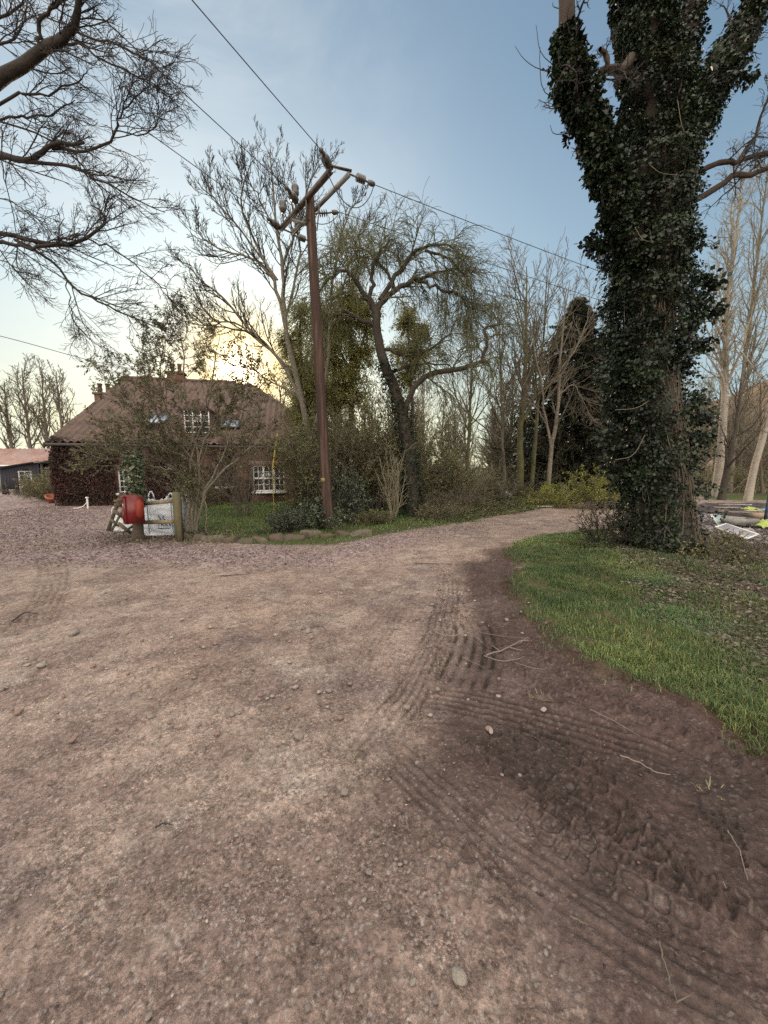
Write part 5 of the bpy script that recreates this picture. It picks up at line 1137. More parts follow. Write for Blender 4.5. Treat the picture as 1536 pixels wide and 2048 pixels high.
def fence():
    pr = gp3(359, 1082); y = pr[1]; top = at(359, 984, y)[2]
    root = empty('rail_fence', pr, label='short two rail timber fence between ivy wrapped post and square post', cat='fence')
    m = MB(); m.box((0, 0, (top-pr[2])/2-.05), (.135, .12, top-pr[2]+.1)); loc(m, 'post', mat('mossy_post', (.125, .110, .062), .95, [(3, (.085, .08, .04), .4, .6, (1, 1, .4)), (12, (.18, .16, .11), .5, .7, (1, 1, .15))], bump=.015, bscale=14), root)
    for v0, v1, nm in ((1008, 1001, 1), (1045, 1043, 0)):
        a = at(284, v0, y+.12)-pr; b = at(352, v1, y+.02)-pr; m = MB(); m.bar(a, b, .04, .085); loc(m, 'rail', M_WOOD, root)
    rng = np.random.default_rng(141)
    specs = [((216, 1062), (243, 985), .07, 'dark plank leaning steeply at the left end of the fence'), ((222, 1064), (250, 1012), .045, 'thin dark batten leaning across the broken pales'), ((228, 1003), (252, 994), .05, 'short grey batten lying at the top of the broken pales'),
             ((231, 1008), (250, 1014), .08, 'upper pale broken board left of the post box'), ((228, 1022), (250, 1036), .09, 'middle pale broken board left of the post box'), ((236, 1046), (262, 1066), .08, 'lower pale broken board below the post box'), ((224, 1040), (236, 1052), .07, 'stub of board in the leaf heap left of the post box'), ((240, 1012), (246, 985), .05, 'upright stick between plank and ivy wrapped post'), ((245, 1066), (266, 1052), .05, 'mossy stick lying under the post box')]
    for (a, b, w, lab) in specs:
        y0 = 8.75+rng.uniform(-.15, .15); A = at(*a, y0-.12); B = at(*b, y0+.12); m = MB(); m.bar(A, B, w, .03, (0, 1, .2)); o = m.build('timber_plank', M_WOOD if 'pale' in lab or 'stub' in lab else M_DWOOD, origin=A); tag(o, lab, 'plank', 'broken boards at the fence end')
fence()
def bag():
    y = 9.35; c = at(322, 1045, y); z0 = gz(c[0], y)
    for k, (uc, yy, w, h, lab) in enumerate([(322, y, .92, .82, 'white bulk bag with dark print and lifting loops behind the fence rails'), (266, 9.9, .7, .50, 'second white bulk bag mostly hidden behind the ivy wrapped post')]):
        x = at(uc, 1000, yy)[0]; z0 = gz(x, yy)-.02; root = empty('bulk_bag', (x, yy, z0), .12 if k == 0 else -.2, label=lab, cat='bag', group='builders bulk bags')
        n, m_ = 96, 26; a = np.linspace(0, 2*math.pi, n, False); t = np.linspace(0, 1, m_); A, T = np.meshgrid(a, t, indexing='ij')
        sq = 1/np.maximum(abs(np.cos(A)), abs(np.sin(A)))**.82; r = w/2*sq*(1+.06*np.sin(T*math.pi))*(1-.16*sstep(.78, 1.1, T)); r = r+.030*fbm(A*2.2+T*3, T*7-A, 5, 4)*1.6+.012*np.sin(T*30+A*4+3*fbm(A, T*3, 6, 3))
        zz = h*T*(1+.10*fbm(np.cos(A)*2, np.sin(A)*2+k, 8, 3)*sstep(.5, 1, T)); V = np.stack([r*np.cos(A), r*np.sin(A), zz], -1).reshape(-1, 3); I = np.arange(n*m_).reshape(n, m_); J = np.roll(I, -1, 0)
        F = np.stack([I[:, :-1], J[:, :-1], J[:, 1:], I[:, 1:]], -1).reshape(-1, 4); mb = MB().add(V, F)
        q = 10; rr = np.linspace(1, 0, q); top = r[:, -1]; V2 = np.stack([(top[:, None]*rr)*np.cos(a)[:, None], (top[:, None]*rr)*np.sin(a)[:, None], zz[:, -1][:, None]*rr+(1-rr)*h*.98+.10*fbm(np.cos(a)[:, None]*rr*6, np.sin(a)[:, None]*rr*6, 3, 3)*(rr < 1)], -1).reshape(-1, 3)
        I = np.arange(n*q).reshape(n, q); J = np.roll(I, -1, 0); mb.add(V2, np.stack([I[:, :-1], J[:, :-1], J[:, 1:], I[:, 1:]], -1).reshape(-1, 4)); loc(mb, 'sack', M_BAG, root, True)
        for (sx, sy) in ((-1, -1), (1, -1), (1, 1), (-1, 1)):
            l = MB(); bx, by = sx*w*.42, sy*w*.42; l.tube(catmull([(bx-.06, by, h*.9), (bx-.07, by, h*1.12), (bx+.0, by, h*1.26), (bx+.06, by, h*1.10), (bx+.05, by, h*.9)], 14), .016, 5); loc(l, 'lifting_loop', M_BAG, root)
        if k == 0:
            yf = -w/2-.045
            for xx in (-.10, .42): s = MB(); s.tube([(xx, yf+.02, h*.98), (xx+.02, yf-.02, h*.6), (xx+.03, yf-.02, h*.12)], .012, 5); loc(s, 'strap', mat('blue_grey_strap', (.16, .22, .32), .8), root)
            text_obj('lettering', 'TRAVIS', .13, M_TXT, root, (.10, yf-.02, h*.33), (math.pi/2, 0, 0))
            s = MB(); s.tube(catmull([(.14, yf-.02, h*.62), (.19, yf-.025, h*.55), (.17, yf-.025, h*.5), (.22, yf-.025, h*.45), (.30, yf-.022, h*.46)], 12), .012, 4); s.tube(catmull([(.26, yf-.02, h*.62), (.24, yf-.02, h*.56), (.29, yf-.02, h*.5)], 8), .01, 4); s.box((.24, yf-.025, h*.27), (.26, .004, .02)); loc(s, 'printed_mark', M_TXT, root)
bag()
# ---- stones
def stone_mesh(name, seed, sz=(1, 1, .7), m=None, q=16, rough=.18, boxy=0):
    rng = np.random.default_rng(seed); n, k = q, q//2; a = np.linspace(0, 2*math.pi, n, False); t = np.linspace(0, math.pi, k+1); A, T = np.meshgrid(a, t, indexing='ij')
    X, Y, Z = np.sin(T)*np.cos(A), np.sin(T)*np.sin(A), np.cos(T)
    if boxy:
        f = (np.abs(X)**boxy+np.abs(Y)**boxy+np.abs(Z)**boxy)**(-1/boxy); X, Y, Z = X*f, Y*f, Z*f
    V = np.stack([X, Y, Z], -1).reshape(-1, 3)
    for _ in range(7):                                            # chop facets
        d = nrm(rng.normal(size=3)); c = rng.uniform(.55, .85); s = V @ d; V = V-np.maximum(s-c, 0)[:, None]*d*.9
    V = V+rng.normal(size=3)*0+rough*.25*(fbm(V[:, 0]*2+seed, V[:, 1]*2+V[:, 2]*2, seed, 3))[:, None]*V; V = V*np.array(sz)/2
    I = np.arange(n*(k+1)).reshape(n, k+1); J = np.roll(I, -1, 0); F = np.stack([I[:, :-1], I[:, 1:], J[:, 1:], J[:, :-1]], -1).reshape(-1, 4)
    return V, F
M_ST = [mat('stone_grey', (.27, .235, .21), .85, [(20, (.22, .19, .17), .45, .6)], bump=.003, bscale=60), mat('stone_pink', (.27, .19, .155), .85, [(20, (.24, .16, .14), .45, .6)], bump=.003, bscale=60), mat('stone_pale', (.37, .33, .28), .8, [(20, (.27, .24, .20), .45, .6)], bump=.003, bscale=60)]
protos = []
for i in range(9):
    V, F = stone_mesh('s', 200+i, (1, RNG.uniform(.6, .9), RNG.uniform(.45, .75)), q=14); me = mesh('tmp', V, [F], M_ST[i % 3], False); protos.append(me.data); bpy.data.objects.remove(me)
def put_stone(u, v, s, k, label, group='loose stones on the track'):
    p = gp3(u, v); o = bpy.data.objects.new('stone', protos[k]); COL.objects.link(o); o.location = (p[0], p[1], p[2]+s*.22+.006); o.scale = (s, s, s); o.rotation_euler = (RNG.uniform(-.2, .2), RNG.uniform(-.2, .2), RNG.uniform(0, 6.28)); tag(o, label, 'stone', group)
for u, v, s, k, lab in [(918, 1962, .060, 2, 'pale angular stone standing at the bottom of the view, largest of all'), (738, 1750, .034, 0, 'grey rounded stone halfway between the stick and the largest pale stone'), (598, 1477, .062, 6, 'grey angular stone with dark shadow left of the short stick'), (688, 1590, .052, 3, 'flat whitish grey stone below the short stick'), (814, 1418, .055, 0, 'grey stone at the left tip of the mud tread marks'), (574, 1419, .055, 4, 'small brown stone above the angular grey one'), (617, 1263, .085, 0, 'dark flat clod of stone in the middle of the track'), (83, 1338, .085, 2, 'white chip of stone near the left edge of the track'), (150, 1272, .11, 0, 'cluster stone, dark grey, at the left of the track'), (464, 1433, .042, 3, 'small dark stone left of the pair of pebbles'), (826, 1970, .026, 5, 'pinkish pebble left of the largest pale stone'), (884, 1786, .022, 0, 'dark pebble above the largest pale stone'), (893, 1800, .020, 4, 'narrow dark pebble close to another above the largest stone'), (826, 1832, .018, 3, 'square grey pebble below the rounded stone'), (545, 1395, .035, 2, 'pale pebble right of the small dark stone')]:
    put_stone(u, v, s, k, lab)
SMALL = 'small pebble lying loose on the bare earth of the track'
for i in range(230):
    u = RNG.uniform(0, 1100); v = 1180+(2040-1180)*RNG.random()**1.3
    put_stone(u, v, float(RNG.uniform(.007, .026)**1.0*(1+1.2*(v < 1500))), int(RNG.integers(9)), SMALL, 'small loose pebbles on the track')
def edging():
    us = [372, 402, 428, 462, 492, 525, 556, 590, 622, 655, 690, 722]; labs = ['first edging stone, next to the fence post', 'low dark edging stone, second from the fence post', 'pale small edging stone with leaves against it', 'large squared reddish edging stone', 'mossy green topped squared edging stone', 'long low grey edging stone right of the mossy one', 'edging stone in front of the low dark bush', 'edging stone at the right foot of the low dark bush', 'brown rounded edging stone left of the telegraph pole', 'edging stone right in front of the telegraph pole', 'sunken edging stone right of the telegraph pole', 'last edging stone, half buried in grass']
    for i, (u, lab) in enumerate(zip(us, labs)):
        p = gp3(u, 1078+6*math.sin(i*.5)-(i > 9)*4); V, F = stone_mesh('e', 300+i, (.42+.06*(i % 3), .26, .27-.04*(i % 2)), q=22, rough=.12, boxy=6); m = mat('edging_stone', [(.12, .082, .066), (.10, .08, .066), (.145, .125, .10)][i % 3], .95, [(4, (.10, .115, .045), .50, .66), (15, (.10, .08, .065), .45, .6)], bump=.02, bscale=14)
        o = mesh('edging_stone', V, [F], m, True); o.location = (p[0], p[1]+RNG.uniform(-.08, .08), p[2]+RNG.uniform(-.03, .04)); o.rotation_euler = (RNG.uniform(-.1, .1), RNG.uniform(-.12, .12), RNG.uniform(-.35, .35)); tag(o, lab, 'stone', 'stones edging the lawn')
edging()
# ---- shrubs
def laurel():
    rng = np.random.default_rng(151); b = gp3(385, 1066); D = b[1]; root = empty('leafy_shrub_tree', b, label='many stemmed evergreen shrub tree spreading in front of the cottage beside the fence post', cat='shrub'); W = lambda u, v, d=0: at(u, v, D+d)
    stems = [path_arr([W(*p[:2], p[2] if len(p) > 2 else 0) for p in q], r, .010, 16, .02, rng) for q, r in [
        ([(375, 1070), (378, 1000), (372, 960), (350, 940), (310, 915), (270, 890), (230, 880, .1)], .065), ([(385, 1070), (388, 1000), (392, 940), (410, 880), (450, 820), (480, 760)], .06), ([(392, 1070), (405, 1000), (430, 960), (470, 920), (510, 890, -.2), (550, 850, -.3)], .055),
        ([(383, 1068), (372, 1010), (360, 960), (340, 900), (320, 840), (300, 780), (275, 700)], .05), ([(388, 1068), (395, 990), (400, 930), (385, 860), (370, 780), (365, 700), (360, 650)], .05), ([(380, 1068), (383, 980), (385, 900), (420, 800), (430, 720), (440, 670)], .045),
        ([(372, 960), (330, 900), (290, 850), (240, 790), (215, 740)], .035), ([(405, 990), (450, 900), (500, 800), (520, 740)], .035), ([(350, 940, -.3), (300, 930, -.6), (250, 905, -.7), (215, 900, -.8)], .025), ([(392, 940), (350, 860), (320, 760), (330, 690)], .03), ([(375, 1068), (355, 1000), (350, 930), (330, 880)], .03), ([(410, 1075), (412, 1010), (405, 960)], .03)]]
    tb = MB(); stems = [(s[0], s[1]*.7) for s in stems]; [addt(tb, s, 7) for s in stems]; loc2(tb, 'stems', M_BARKG, root)
    P = np.vstack([s[0] for s in stems]); R = np.vstack([s[1] for s in stems])
    A = kids(P, R, 15, rng, .38, 1, (.5, 1.1), lfix=1.0, shrink=.35, S=7, wander=.14, trop=(0, 0, .12), rmax=.5, rt=.006); A[1][:] = np.minimum(A[1], .014)
    B = kids(*A, 7, rng, .15, 1, (.5, 1.0), .55, .4, 5, .14, (0, 0, .1), .7, .004, .15)
    z9 = at(440, 926, D)[2]; x9 = at(424, 940, D)[0]
    def clip(PR): mn = PR[0][:, -1]; k = ~((mn[:, 2] < z9) & (mn[:, 0] > x9)); return PR[0][k], PR[1][k]
    A = clip(A); B = clip(B)
    cb = MB(); addt(cb, A, 4); addt(cb, B, 3); loc2(cb, 'twigs', M_TWIG, root); lb = MB(); leaves_on(lb, *B, 18, rng, (.045, .085), .38, .2, (.4, 1.1), .35, .02, (.5, 1.7), .5); leaves_on(lb, *A, 6, rng, (.045, .085), .38, .4, (.4, 1.1), .35, .02, (.5, 1.7), .5); loc2(lb, 'foliage', M_LAUREL, root)
def loc2(mb, name, m, root):
    b = np.asarray(root.matrix_basis.translation); mb.V = [v-b for v in mb.V]; o = mb.build(name, m, None); o.parent = root; return o
laurel()
def shrub(u, v, w, h, n, m, label, seed, leaf=None, ang=(.1, .6), n2=7, n3=5, rt=.005, name='shrub', cat='shrub', spread=.25, curl=.03, trop=.04, group=None, D=None):
    rng = np.random.default_rng(seed); b = gp3(u, v) if D is None else np.array((at(u, v, D)[0], D, 0)); b[2] = gz(b[0], b[1])
    root = empty(name, b, label=label, cat=cat, group=group); a = rng.uniform(0, 6.28, n); q = w*spread*np.sqrt(rng.random(n))
    P0 = np.stack([q*np.cos(a), q*np.sin(a), np.full(n, -.03)], 1); D0 = nrm(np.stack([q*np.cos(a), q*np.sin(a), 0*a], 1)*1.2/max(w, .1)+rotaway(np.tile((0, 0, 1.), (n, 1)), rng.uniform(*ang, n), rng))
    A = grow(P0, D0, h*rng.uniform(.65, 1.1, n), np.full(n, .005+.0045*h), rt, 8, .09, (0, 0, trop), rng, curl); B = kids(*A, n2, rng, .15, 1, (.4, .9), .42, .45, 5, .12, (0, 0, .03), .7, rt, .12); C = kids(*B, n3, rng, .1, 1, (.4, .9), .5, .4, 4, .14, (0, 0, .02), .8, rt*.8, .08)
    mb = MB(); addt(mb, A, 5); addt(mb, B, 3); addt(mb, C, 3); loc(mb, 'stems', m, root)
    if leaf: lb = MB(); leaves_on(lb, *C, leaf[1], rng, leaf[2], leaf[3], .1, (.4, 1.2), .3, .02, (.5, 1.7), .5); leaves_on(lb, *B, leaf[1], rng, leaf[2], leaf[3], .1, (.4, 1.2), .3, .02, (.5, 1.7), .5); loc(lb, 'foliage', leaf[0], root)
    return root
shrub(490, 1030, .6, 2.5, 22, M_TWIG, 'vase shaped cluster of thin brown stems on the lawn before the large window', 161, None, (.03, .32), 5, 3, spread=.30)
shrub(576, 1062, .8, .62, 50, M_TWIGD, 'low dense dark green bush on the lawn edge left of the pole', 162, (M_HOLLY, 7, (.03, .055), .3), (.1, 1.1), 6, 3, name='low_bush')
shrub(636, 1056, .4, .85, 15, M_TWIGD, 'glossy ivy like bush wrapping the foot of the telegraph pole', 163, (M_HOLLY, 6, (.05, .09), .6), (.1, .8), 6, 3, spread=.35, name='holly_bush')
shrub(692, 1046, .8, 1.4, 22, M_TWIGD, 'blue green holly bush right of the telegraph pole', 164, (M_HOLLY, 4, (.04, .08), .5), (.1, .9), 7, 4, spread=.4, name='holly_bush')
shrub(742, 1046, .7, .4, 34, M_TWIG, 'low sprawling bush between the holly and the pale thin stems', 165, (M_SHRUB, 4, (.035, .06), .4), (.3, 1.2), 6, 3, spread=.5)
shrub(785, 1036, .7, 2.1, 16, M_TWIGT, 'clump of pale thin upright stems beside the willow trunk', 166, (M_SHRUB, 1, (.03, .05), .4), (.02, .14), 5, 3, spread=.15, curl=.01)
shrub(872, 1036, .8, .55, 50, M_TWIG, 'brown bramble mound just right of the willow foot', 167, (M_SHRUB, 1, (.04, .07), .5), (.4, 1.3), 6, 3, spread=.6, name='bramble_mound', cat='bramble')
shrub(905, 1020, .8, 1.9, 20, M_TWIG, 'leaning spring shrub with a few pale yellow leaves above the brambles', 168, (M_YEL, 1, (.04, .06), .6), (.2, .8), 6, 4, spread=.3)
for i, (u, D, h, lab) in enumerate([(668, 14.5, 3.7, 'tall olive green shrub directly behind the telegraph pole'), (712, 15.2, 4.0, 'tallest olive shrub of the mass between pole and willow'), (760, 14.4, 3.5, 'olive shrub leaning against the willow trunk'), (640, 15.8, 3.3, 'olive shrub at the corner of the cottage'), (850, 15.5, 2.5, 'looser olive shrub right behind the willow'), (805, 16.8, 3.4, 'far olive shrub seen past the willow trunk')]):
    shrub(u, 1000, 1.5, h, 40, M_TWIG, lab, 170+i, (M_SHRUB, 7, (.06, .10), .5), (.05, .5), 7, 4, spread=.5, D=D, group='olive shrubs between pole and willow')
shrub(1105, 985, .9, 1.0, 34, M_TWIGT, 'yellow green bush at the foot of the twin stemmed tree', 181, (M_YEL, 3, (.05, .09), .5), (.2, .9), 6, 4, spread=.5, D=15.6)
shrub(1192, 985, .9, 1.5, 34, M_TWIG, 'bright yellow green bush just left of the ivy clad tree', 182, (M_YEL, 4, (.05, .09), .5), (.2, .9), 6, 4, spread=.5, D=15.)
shrub(1215, 1090, .7, .85, 34, M_TWIGD, 'small dead twiggy bush at the left foot of the ivy clad tree', 183, (M_SHRUB, 1, (.03, .05), .5), (.2, .9), 6, 4, spread=.5, name='dead_bush')
shrub(1432, 1112, 1.2, .40, 60, M_TWIG, 'low twiggy brush at the right foot of the ivy clad tree', 184, (M_SHRUB, 1, (.04, .06), .6), (.5, 1.4), 6, 4, spread=.6, name='brush_clump')
for i, (u, D, h, w, lab) in enumerate([(100, 20.5, 1.5, .9, 'dark bushy shrub between the black shed and cottage corner'), (118, 18.2, 1.3, .7, 'dark shrub hard against the cottage corner'), (84, 24, 1.3, .6, 'reddish brown shrub beside the shed door')]):
    shrub(u, 1000, w, h, 50, M_TWIG, lab, 190+i, (M_SHRUB if i < 2 else M_CREEPL, 3, (.05, .08), .5), (.1, .9), 6, 4, spread=.5, D=D)
for u in (410, 470, 520): pass
shrub(612, 1000, .8, .6, 40, M_TWIG, 'loose green bush under the cottage downpipe', 195, (M_SHRUB, 3, (.04, .07), .5), (.1, .9), 6, 4, spread=.5, D=14.6)
shrub(408, 1008, .9, 1.4, 26, M_TWIG, 'small brown bush against the cottage wall beneath the sash window', 196, (M_SHRUB, 2, (.04, .07), .5), (.1, .7), 6, 4, spread=.4, D=15.8)
# brambles along the bank, far hedges
sp = [(gp(u, v)[0], gp(u, v)[1], .55) for u, v in [(880, 1028), (905, 1024), (940, 1020), (985, 1012), (1020, 1006), (1060, 1002), (1100, 998), (1140, 992), (1180, 990), (960, 1008), (1010, 998), (1080, 992), (1150, 985), (920, 1012)]]
thicket('brambles', 'tangled dark brambles and brash along the bank of the track', sp, 60, .75, M_TWIG, 201, (M_SHRUB, 1, (.04, .07), .5), .005, (.5, 1.4), 'brambles')
sp = [(gxy(u, 45), 45, 2.4) for u in range(-330, 150, 28)]; thicket('far_hedge', 'dark hedge far behind the outbuilding roof', sp, 30, 3.4, M_TWIG, 202, (M_CONI, 2, (.15, .3), .5), .02, (.1, .8), 'hedge')
# ---- yard things on the right
def yard():
    def bx(name, u, v, dims, rot, m, lab, cat, dz=0, tilt=(0, 0), group=None):
        p = gp3(u, v); o_ = MB(); o_.box((0, 0, dims[2]/2), dims); o = o_.build(name, m); o.location = (p[0], p[1], p[2]+dz); o.rotation_euler = (tilt[0], tilt[1], rot); tag(o, lab, cat, group); return o
    p = gp3(1470, 1082); root = empty('grey_board', p+np.array((0, 0, .22)), .55, label='framed grey panel lying tilted on the rubbish heap', cat='panel'); root.rotation_euler = (.28, -.04, .55)
    m = MB(); m.box((0, 0, 0), (.62, .55, .02)); loc(m, 'panel', mat('grey_panel', (.33, .33, .36), .6, [(3, (.25, .25, .28), .45, .6)]), root); m = MB(); [m.box((s*.32, 0, .005), (.025, .60, .04)) for s in (-1, 1)]; [m.box((0, s*.29, .004), (.62, .02, .038)) for s in (-1, 1)]; loc(m, 'frame', M_WHITE, root)
    M_Y = mat('fluorescent_sheet', (.38, .46, .12), .6, [(4, (.27, .33, .09), .5, .7)], bump=.02, bscale=6)
    for (u, v, w, h, lab) in ((1530, 1058, .60, .30, 'larger crumpled lime yellow sheet at the right of the heap'), (1500, 1034, .42, .16, 'smaller lime yellow wrapping behind the grey box')):
        p = gp3(u, v); n = 24; X, Y = np.meshgrid(np.linspace(-1, 1, n), np.linspace(-1, 1, n), indexing='ij'); Z = h*np.exp(-(X**2+Y**2)*1.2)*(1+.3*fbm(X*2+u, Y*2, 3, 3))*.6+.04*fbm(X*5, Y*5, 4, 3)
        V = np.stack([X*w/2*(1+.15*fbm(Y*2, X, 5, 2)), Y*w/2.5, Z], -1).reshape(-1, 3); I = np.arange(n*n).reshape(n, n); F = np.stack([I[:-1, :-1], I[1:, :-1], I[1:, 1:], I[:-1, 1:]], -1).reshape(-1, 4)
        o = mesh('plastic_sheet', V, [F], M_Y); o.location = p+np.array((0, 0, .05 if w > .5 else .22)); md = o.modifiers.new('thick', 'SOLIDIFY'); md.thickness = .006; tag(o, lab, 'plastic sheet')
    def crate():
        p = gp3(1478, 1056); root = empty('grey_trough', p+np.array((0, 0, .12)), .05, label='grey open trough lying beside the lime yellow wrapping', cat='trough'); m = MB(); m.box((0, 0, .01), (.72, .35, .02)); [m.box((0, s*.17, .08), (.72, .02, .14)) for s in (-1, 1)]; [m.box((s*.35, 0, .08), (.02, .318, .138)) for s in (-1, 1)]; loc(m, 'shell', mat('grey_plastic', (.30, .29, .27), .6, [(3, (.2, .19, .18), .45, .6)]), root)
        m = MB(); m.box((0, 0, .06), (.66, .30, .08)); loc(m, 'soil', mat('soil_fill', (.07, .055, .045), .9), root)
    crate()
    p = gp3(1442, 1052); root = empty('glass_sheets', p+np.array((0, 0, .02)), .3, label='stack of pale green greenhouse panes leaning on the heap', cat='glass panes'); 
    for k in range(4): m = MB(); a = .9; R_ = np.array([[1, 0, 0], [0, math.cos(a), -math.sin(a)], [0, math.sin(a), math.cos(a)]]); m.box((k*.09-.12, .05*k, .14), (.32, .36, .008), R_); loc(m, 'pane', mat('green_pane', (.38, .46, .44), .15, spec=.8), root)
    planks = [(1470, 1012, 1.7, .1, (.40, .38, .35), 'top pale plank of the far timber stack'), (1455, 1018, 1.5, -.05, (.30, .27, .24), 'grey plank in the far timber stack'), (1500, 1016, 1.9, .25, (.10, .11, .14), 'dark blue black plank across the far timber stack'), (1440, 1024, 1.3, .0, (.22, .17, .13), 'brown plank at the left of the far timber stack'), (1475, 1028, 1.8, .05, (.26, .22, .18), 'broad brown plank below the far timber stack'), (1510, 1026, 1.7, .45, (.42, .36, .28), 'pale plank slanting over the timber stack'), (1530, 1020, 1.5, .1, (.20, .30, .45), 'blue sheet lying at the right of the timber stack'), (1520, 1038, 1.5, -.06, (.33, .25, .18), 'thick tan beam behind the lime yellow wrapping'), (1450, 1040, 1.4, -.02, (.36, .34, .31), 'pale grey board in front of the timber stack'), (1480, 1062, .9, .2, (.42, .38, .32), 'thin pale lath lying before the trough')]
    for i, (u, v, L, a, c, lab) in enumerate(planks):
        bx('timber_plank', u, v, (L*.62, .13 if 'thick' not in lab and 'broad' not in lab and 'sheet' not in lab else .26, .04 if 'thick' not in lab else .12), a+.35*((i*5) % 4-1.5), mat('plank_paint', c, .8, [(4, tuple(x*.6 for x in c), .5, .65)]), lab, 'plank', .02+.025*(i % 3), (.05*(i % 2), .05*((i*7) % 3-1)), 'timber in the rubbish heap')
    p = gp3(1529, 1046); m = MB(); m.box((0, 0, .4), (.05, .05, .8)); o = m.build('stake', mat('blue_black_paint', (.04, .06, .10), .6)); o.location = p; o.rotation_euler = (0, .06, 0); tag(o, 'dark blue stake standing up among the rubbish', 'stake')
    bx('timber_plank', 1094, 1016, (.85, .10, .05), .15, mat('fresh_plank', (.48, .44, .33), .7), 'pale plank lying alone beside the far end of the track', 'plank', .02)
    bx('timber_plank', 1148, 1015, (.6, .08, .04), -.1, M_WOOD, 'short grey plank right of the pale one beside the track', 'plank', .0)
    o = bx('rubble_block', 1012, 1010, (.28, .2, .22), .5, mat('blue_grey_block', (.33, .37, .42), .8, [(8, (.22, .25, .28), .45, .6)], bump=.01), 'blue grey block half sunk in the ivy by the bank', 'block', -.02, (.3, .4))
    # low stone trough / bench by the wall, red pot, white pipe post, flat low timber beam far off
    p = np.array((at(604, 1003, 14.8)[0], 14.8, 0)); p[2] = gz(p[0], p[1]); root = empty('stone_bench', p, label='low slab bench on the lawn under the trees left of the pole', cat='bench'); m = MB(); m.box((0, 0, .36), (.85, .32, .07)); loc(m, 'seat', M_ST[0], root)
    for s in (-1, 1): m = MB(); m.box((s*.3, 0, .162), (.12, .26, .323)); loc(m, 'leg', M_ST[0], root)
    x = at(103, 1003, 17.2)[0]; z = gz(x, 17.2); root = empty('toy_tractor', (x, 17.2, z), .2, label='faded red toy or pot lying tilted at the foot of the shrubs', cat='pot'); m = MB(); m.lathe((0, 0, .16), [(0, -.16), (.12, -.16), (.20, .12), (.24, .12), (.24, .19), (.20, .19), (.16, 0), (0, -.02)], 14, (.3, -.3, .9)); root.name = 'red_pot'; loc(m, 'pot', mat('faded_red', (.42, .15, .11), .7), root)
    root['label'] = 'faded red pot lying tilted at the foot of the shrubs'
    p = gp3(180, 1016); x, y = p[0], p[1]-.1; root = empty('white_pipe', (x, y, gz(x, y)), label='short white standpipe with a hose by the cottage wall', cat='pipe'); m = MB(); m.tube([(0, 0, 0), (0, 0, .42)], .035, 10); m.box((0, 0, .44), (.09, .08, .05)); loc(m, 'standpipe', M_WHITE, root); m = MB(); m.tube(catmull([(0, -.03, .25), (-.15, -.05, .1), (-.35, -.08, .03), (-.55, -.05, .03)], 12), .018, 6); loc(m, 'hose', M_WHITE, root)
    x0, x1 = at(1405, 960, 26)[0], at(1490, 958, 26)[0]; m = MB(); m.bar((x0, 26, .18), (x1, 26.3, .2), .3, .2); o = m.build('fallen_log', M_BARKG, origin=((x0+x1)/2, 26, 0)); tag(o, 'pale log lying across the foot of the poplars', 'log')
    sW = wallsz(547, 900); a = at(556, 866, HA[1]-.2); b = at(545, 938, 13.9); m = MB(); m.tube([b-(0, 0, .0), at(555, 868, 14.1)], .028, 6); bz = np.array((b[0], b[1], gz(b[0], b[1]))); m.tube([bz, b], .012, 6); o = m.build('stay_rod', mat('yellow_guard', (.50, .38, .06), .6), origin=bz); tag(o, 'thin yellow guarded stay wire slanting in front of the three light window', 'stay wire')
yard()
# ---- sticks and twigs on the mud
M_STK = mat('dry_stick', (.22, .185, .155), .85)
def stick(pts, r, lab, m=M_STK, side=None):
    P = np.array([gp3(*p) for p in pts]); P[:, 2] += r*1.0+.011; Q = catmull(P, 16); Q[1:-1] += RNG.normal(size=Q[1:-1].shape)*r*np.array((.35, .35, .15)); m_ = MB(); m_.tube(Q, np.linspace(r, r*.5, 16)*.75, 6)
    for s in side or []:
        S_ = np.array([gp3(*p) for p in s]); S_[:, 2] += r+.005; m_.tube(catmull(S_, 8), np.linspace(r*.7, r*.3, 8), 5)
    o = m_.build('fallen_twig', m, origin=P[0]); tag(o, lab, 'twig', 'twigs lying on the mud')
stick([(706, 1530), (718, 1508), (738, 1492)], .011, 'short thick split stick lying in the middle of the track', M_WOOD)
stick([(866, 1252), (872, 1265), (905, 1272), (940, 1266), (965, 1285)], .008, 'long curved pale twig across the upper mud')
stick([(972, 1312), (1010, 1298), (1040, 1282), (1058, 1280)], .009, 'forked branch with side twigs lying on the mud near the grass', side=[[(1020, 1294), (1045, 1300)], [(1040, 1284), (1056, 1272)], [(1000, 1302), (985, 1290)]])
stick([(968, 1312), (1000, 1322), (1035, 1318), (1050, 1312)], .006, 'thin pale twig just below the forked branch')
stick([(1030, 1325), (1060, 1335), (1090, 1340)], .005, 'short twig to the right below the forked branch')
stick([(925, 1315), (945, 1325), (968, 1335)], .004, 'very thin short twig left of the forked branch')
stick([(960, 1265), (1010, 1272), (1060, 1275)], .005, 'straight thin dark twig above the forked branch', M_TWIG)
stick([(828, 1400), (838, 1420), (832, 1445)], .004, 'hooked rootlet at the left end of the tread marks')
stick([(1240, 1515), (1280, 1530), (1310, 1548), (1340, 1553)], .006, 'curved twig below the grass edge on the churned mud')
stick([(1455, 1665), (1478, 1705), (1495, 1765)], .004, 'thin straight straw at the right edge of the mud')
stick([(1445, 1770), (1465, 1805), (1490, 1830)], .005, 'curled twig on the mud ridge at the right')
stick([(1318, 1890), (1335, 1955), (1355, 2015)], .004, 'forked long twig near the bottom right of the track', M_TWIG, side=[[(1340, 1960), (1325, 1930)], [(1350, 2010), (1380, 1995)]])
stick([(1140, 1840), (1175, 1858)], .005, 'short brown twig near the bottom of the mud', M_TWIG)
stick([(812, 1645), (818, 1668)], .003, 'tiny straw below the short thick stick')
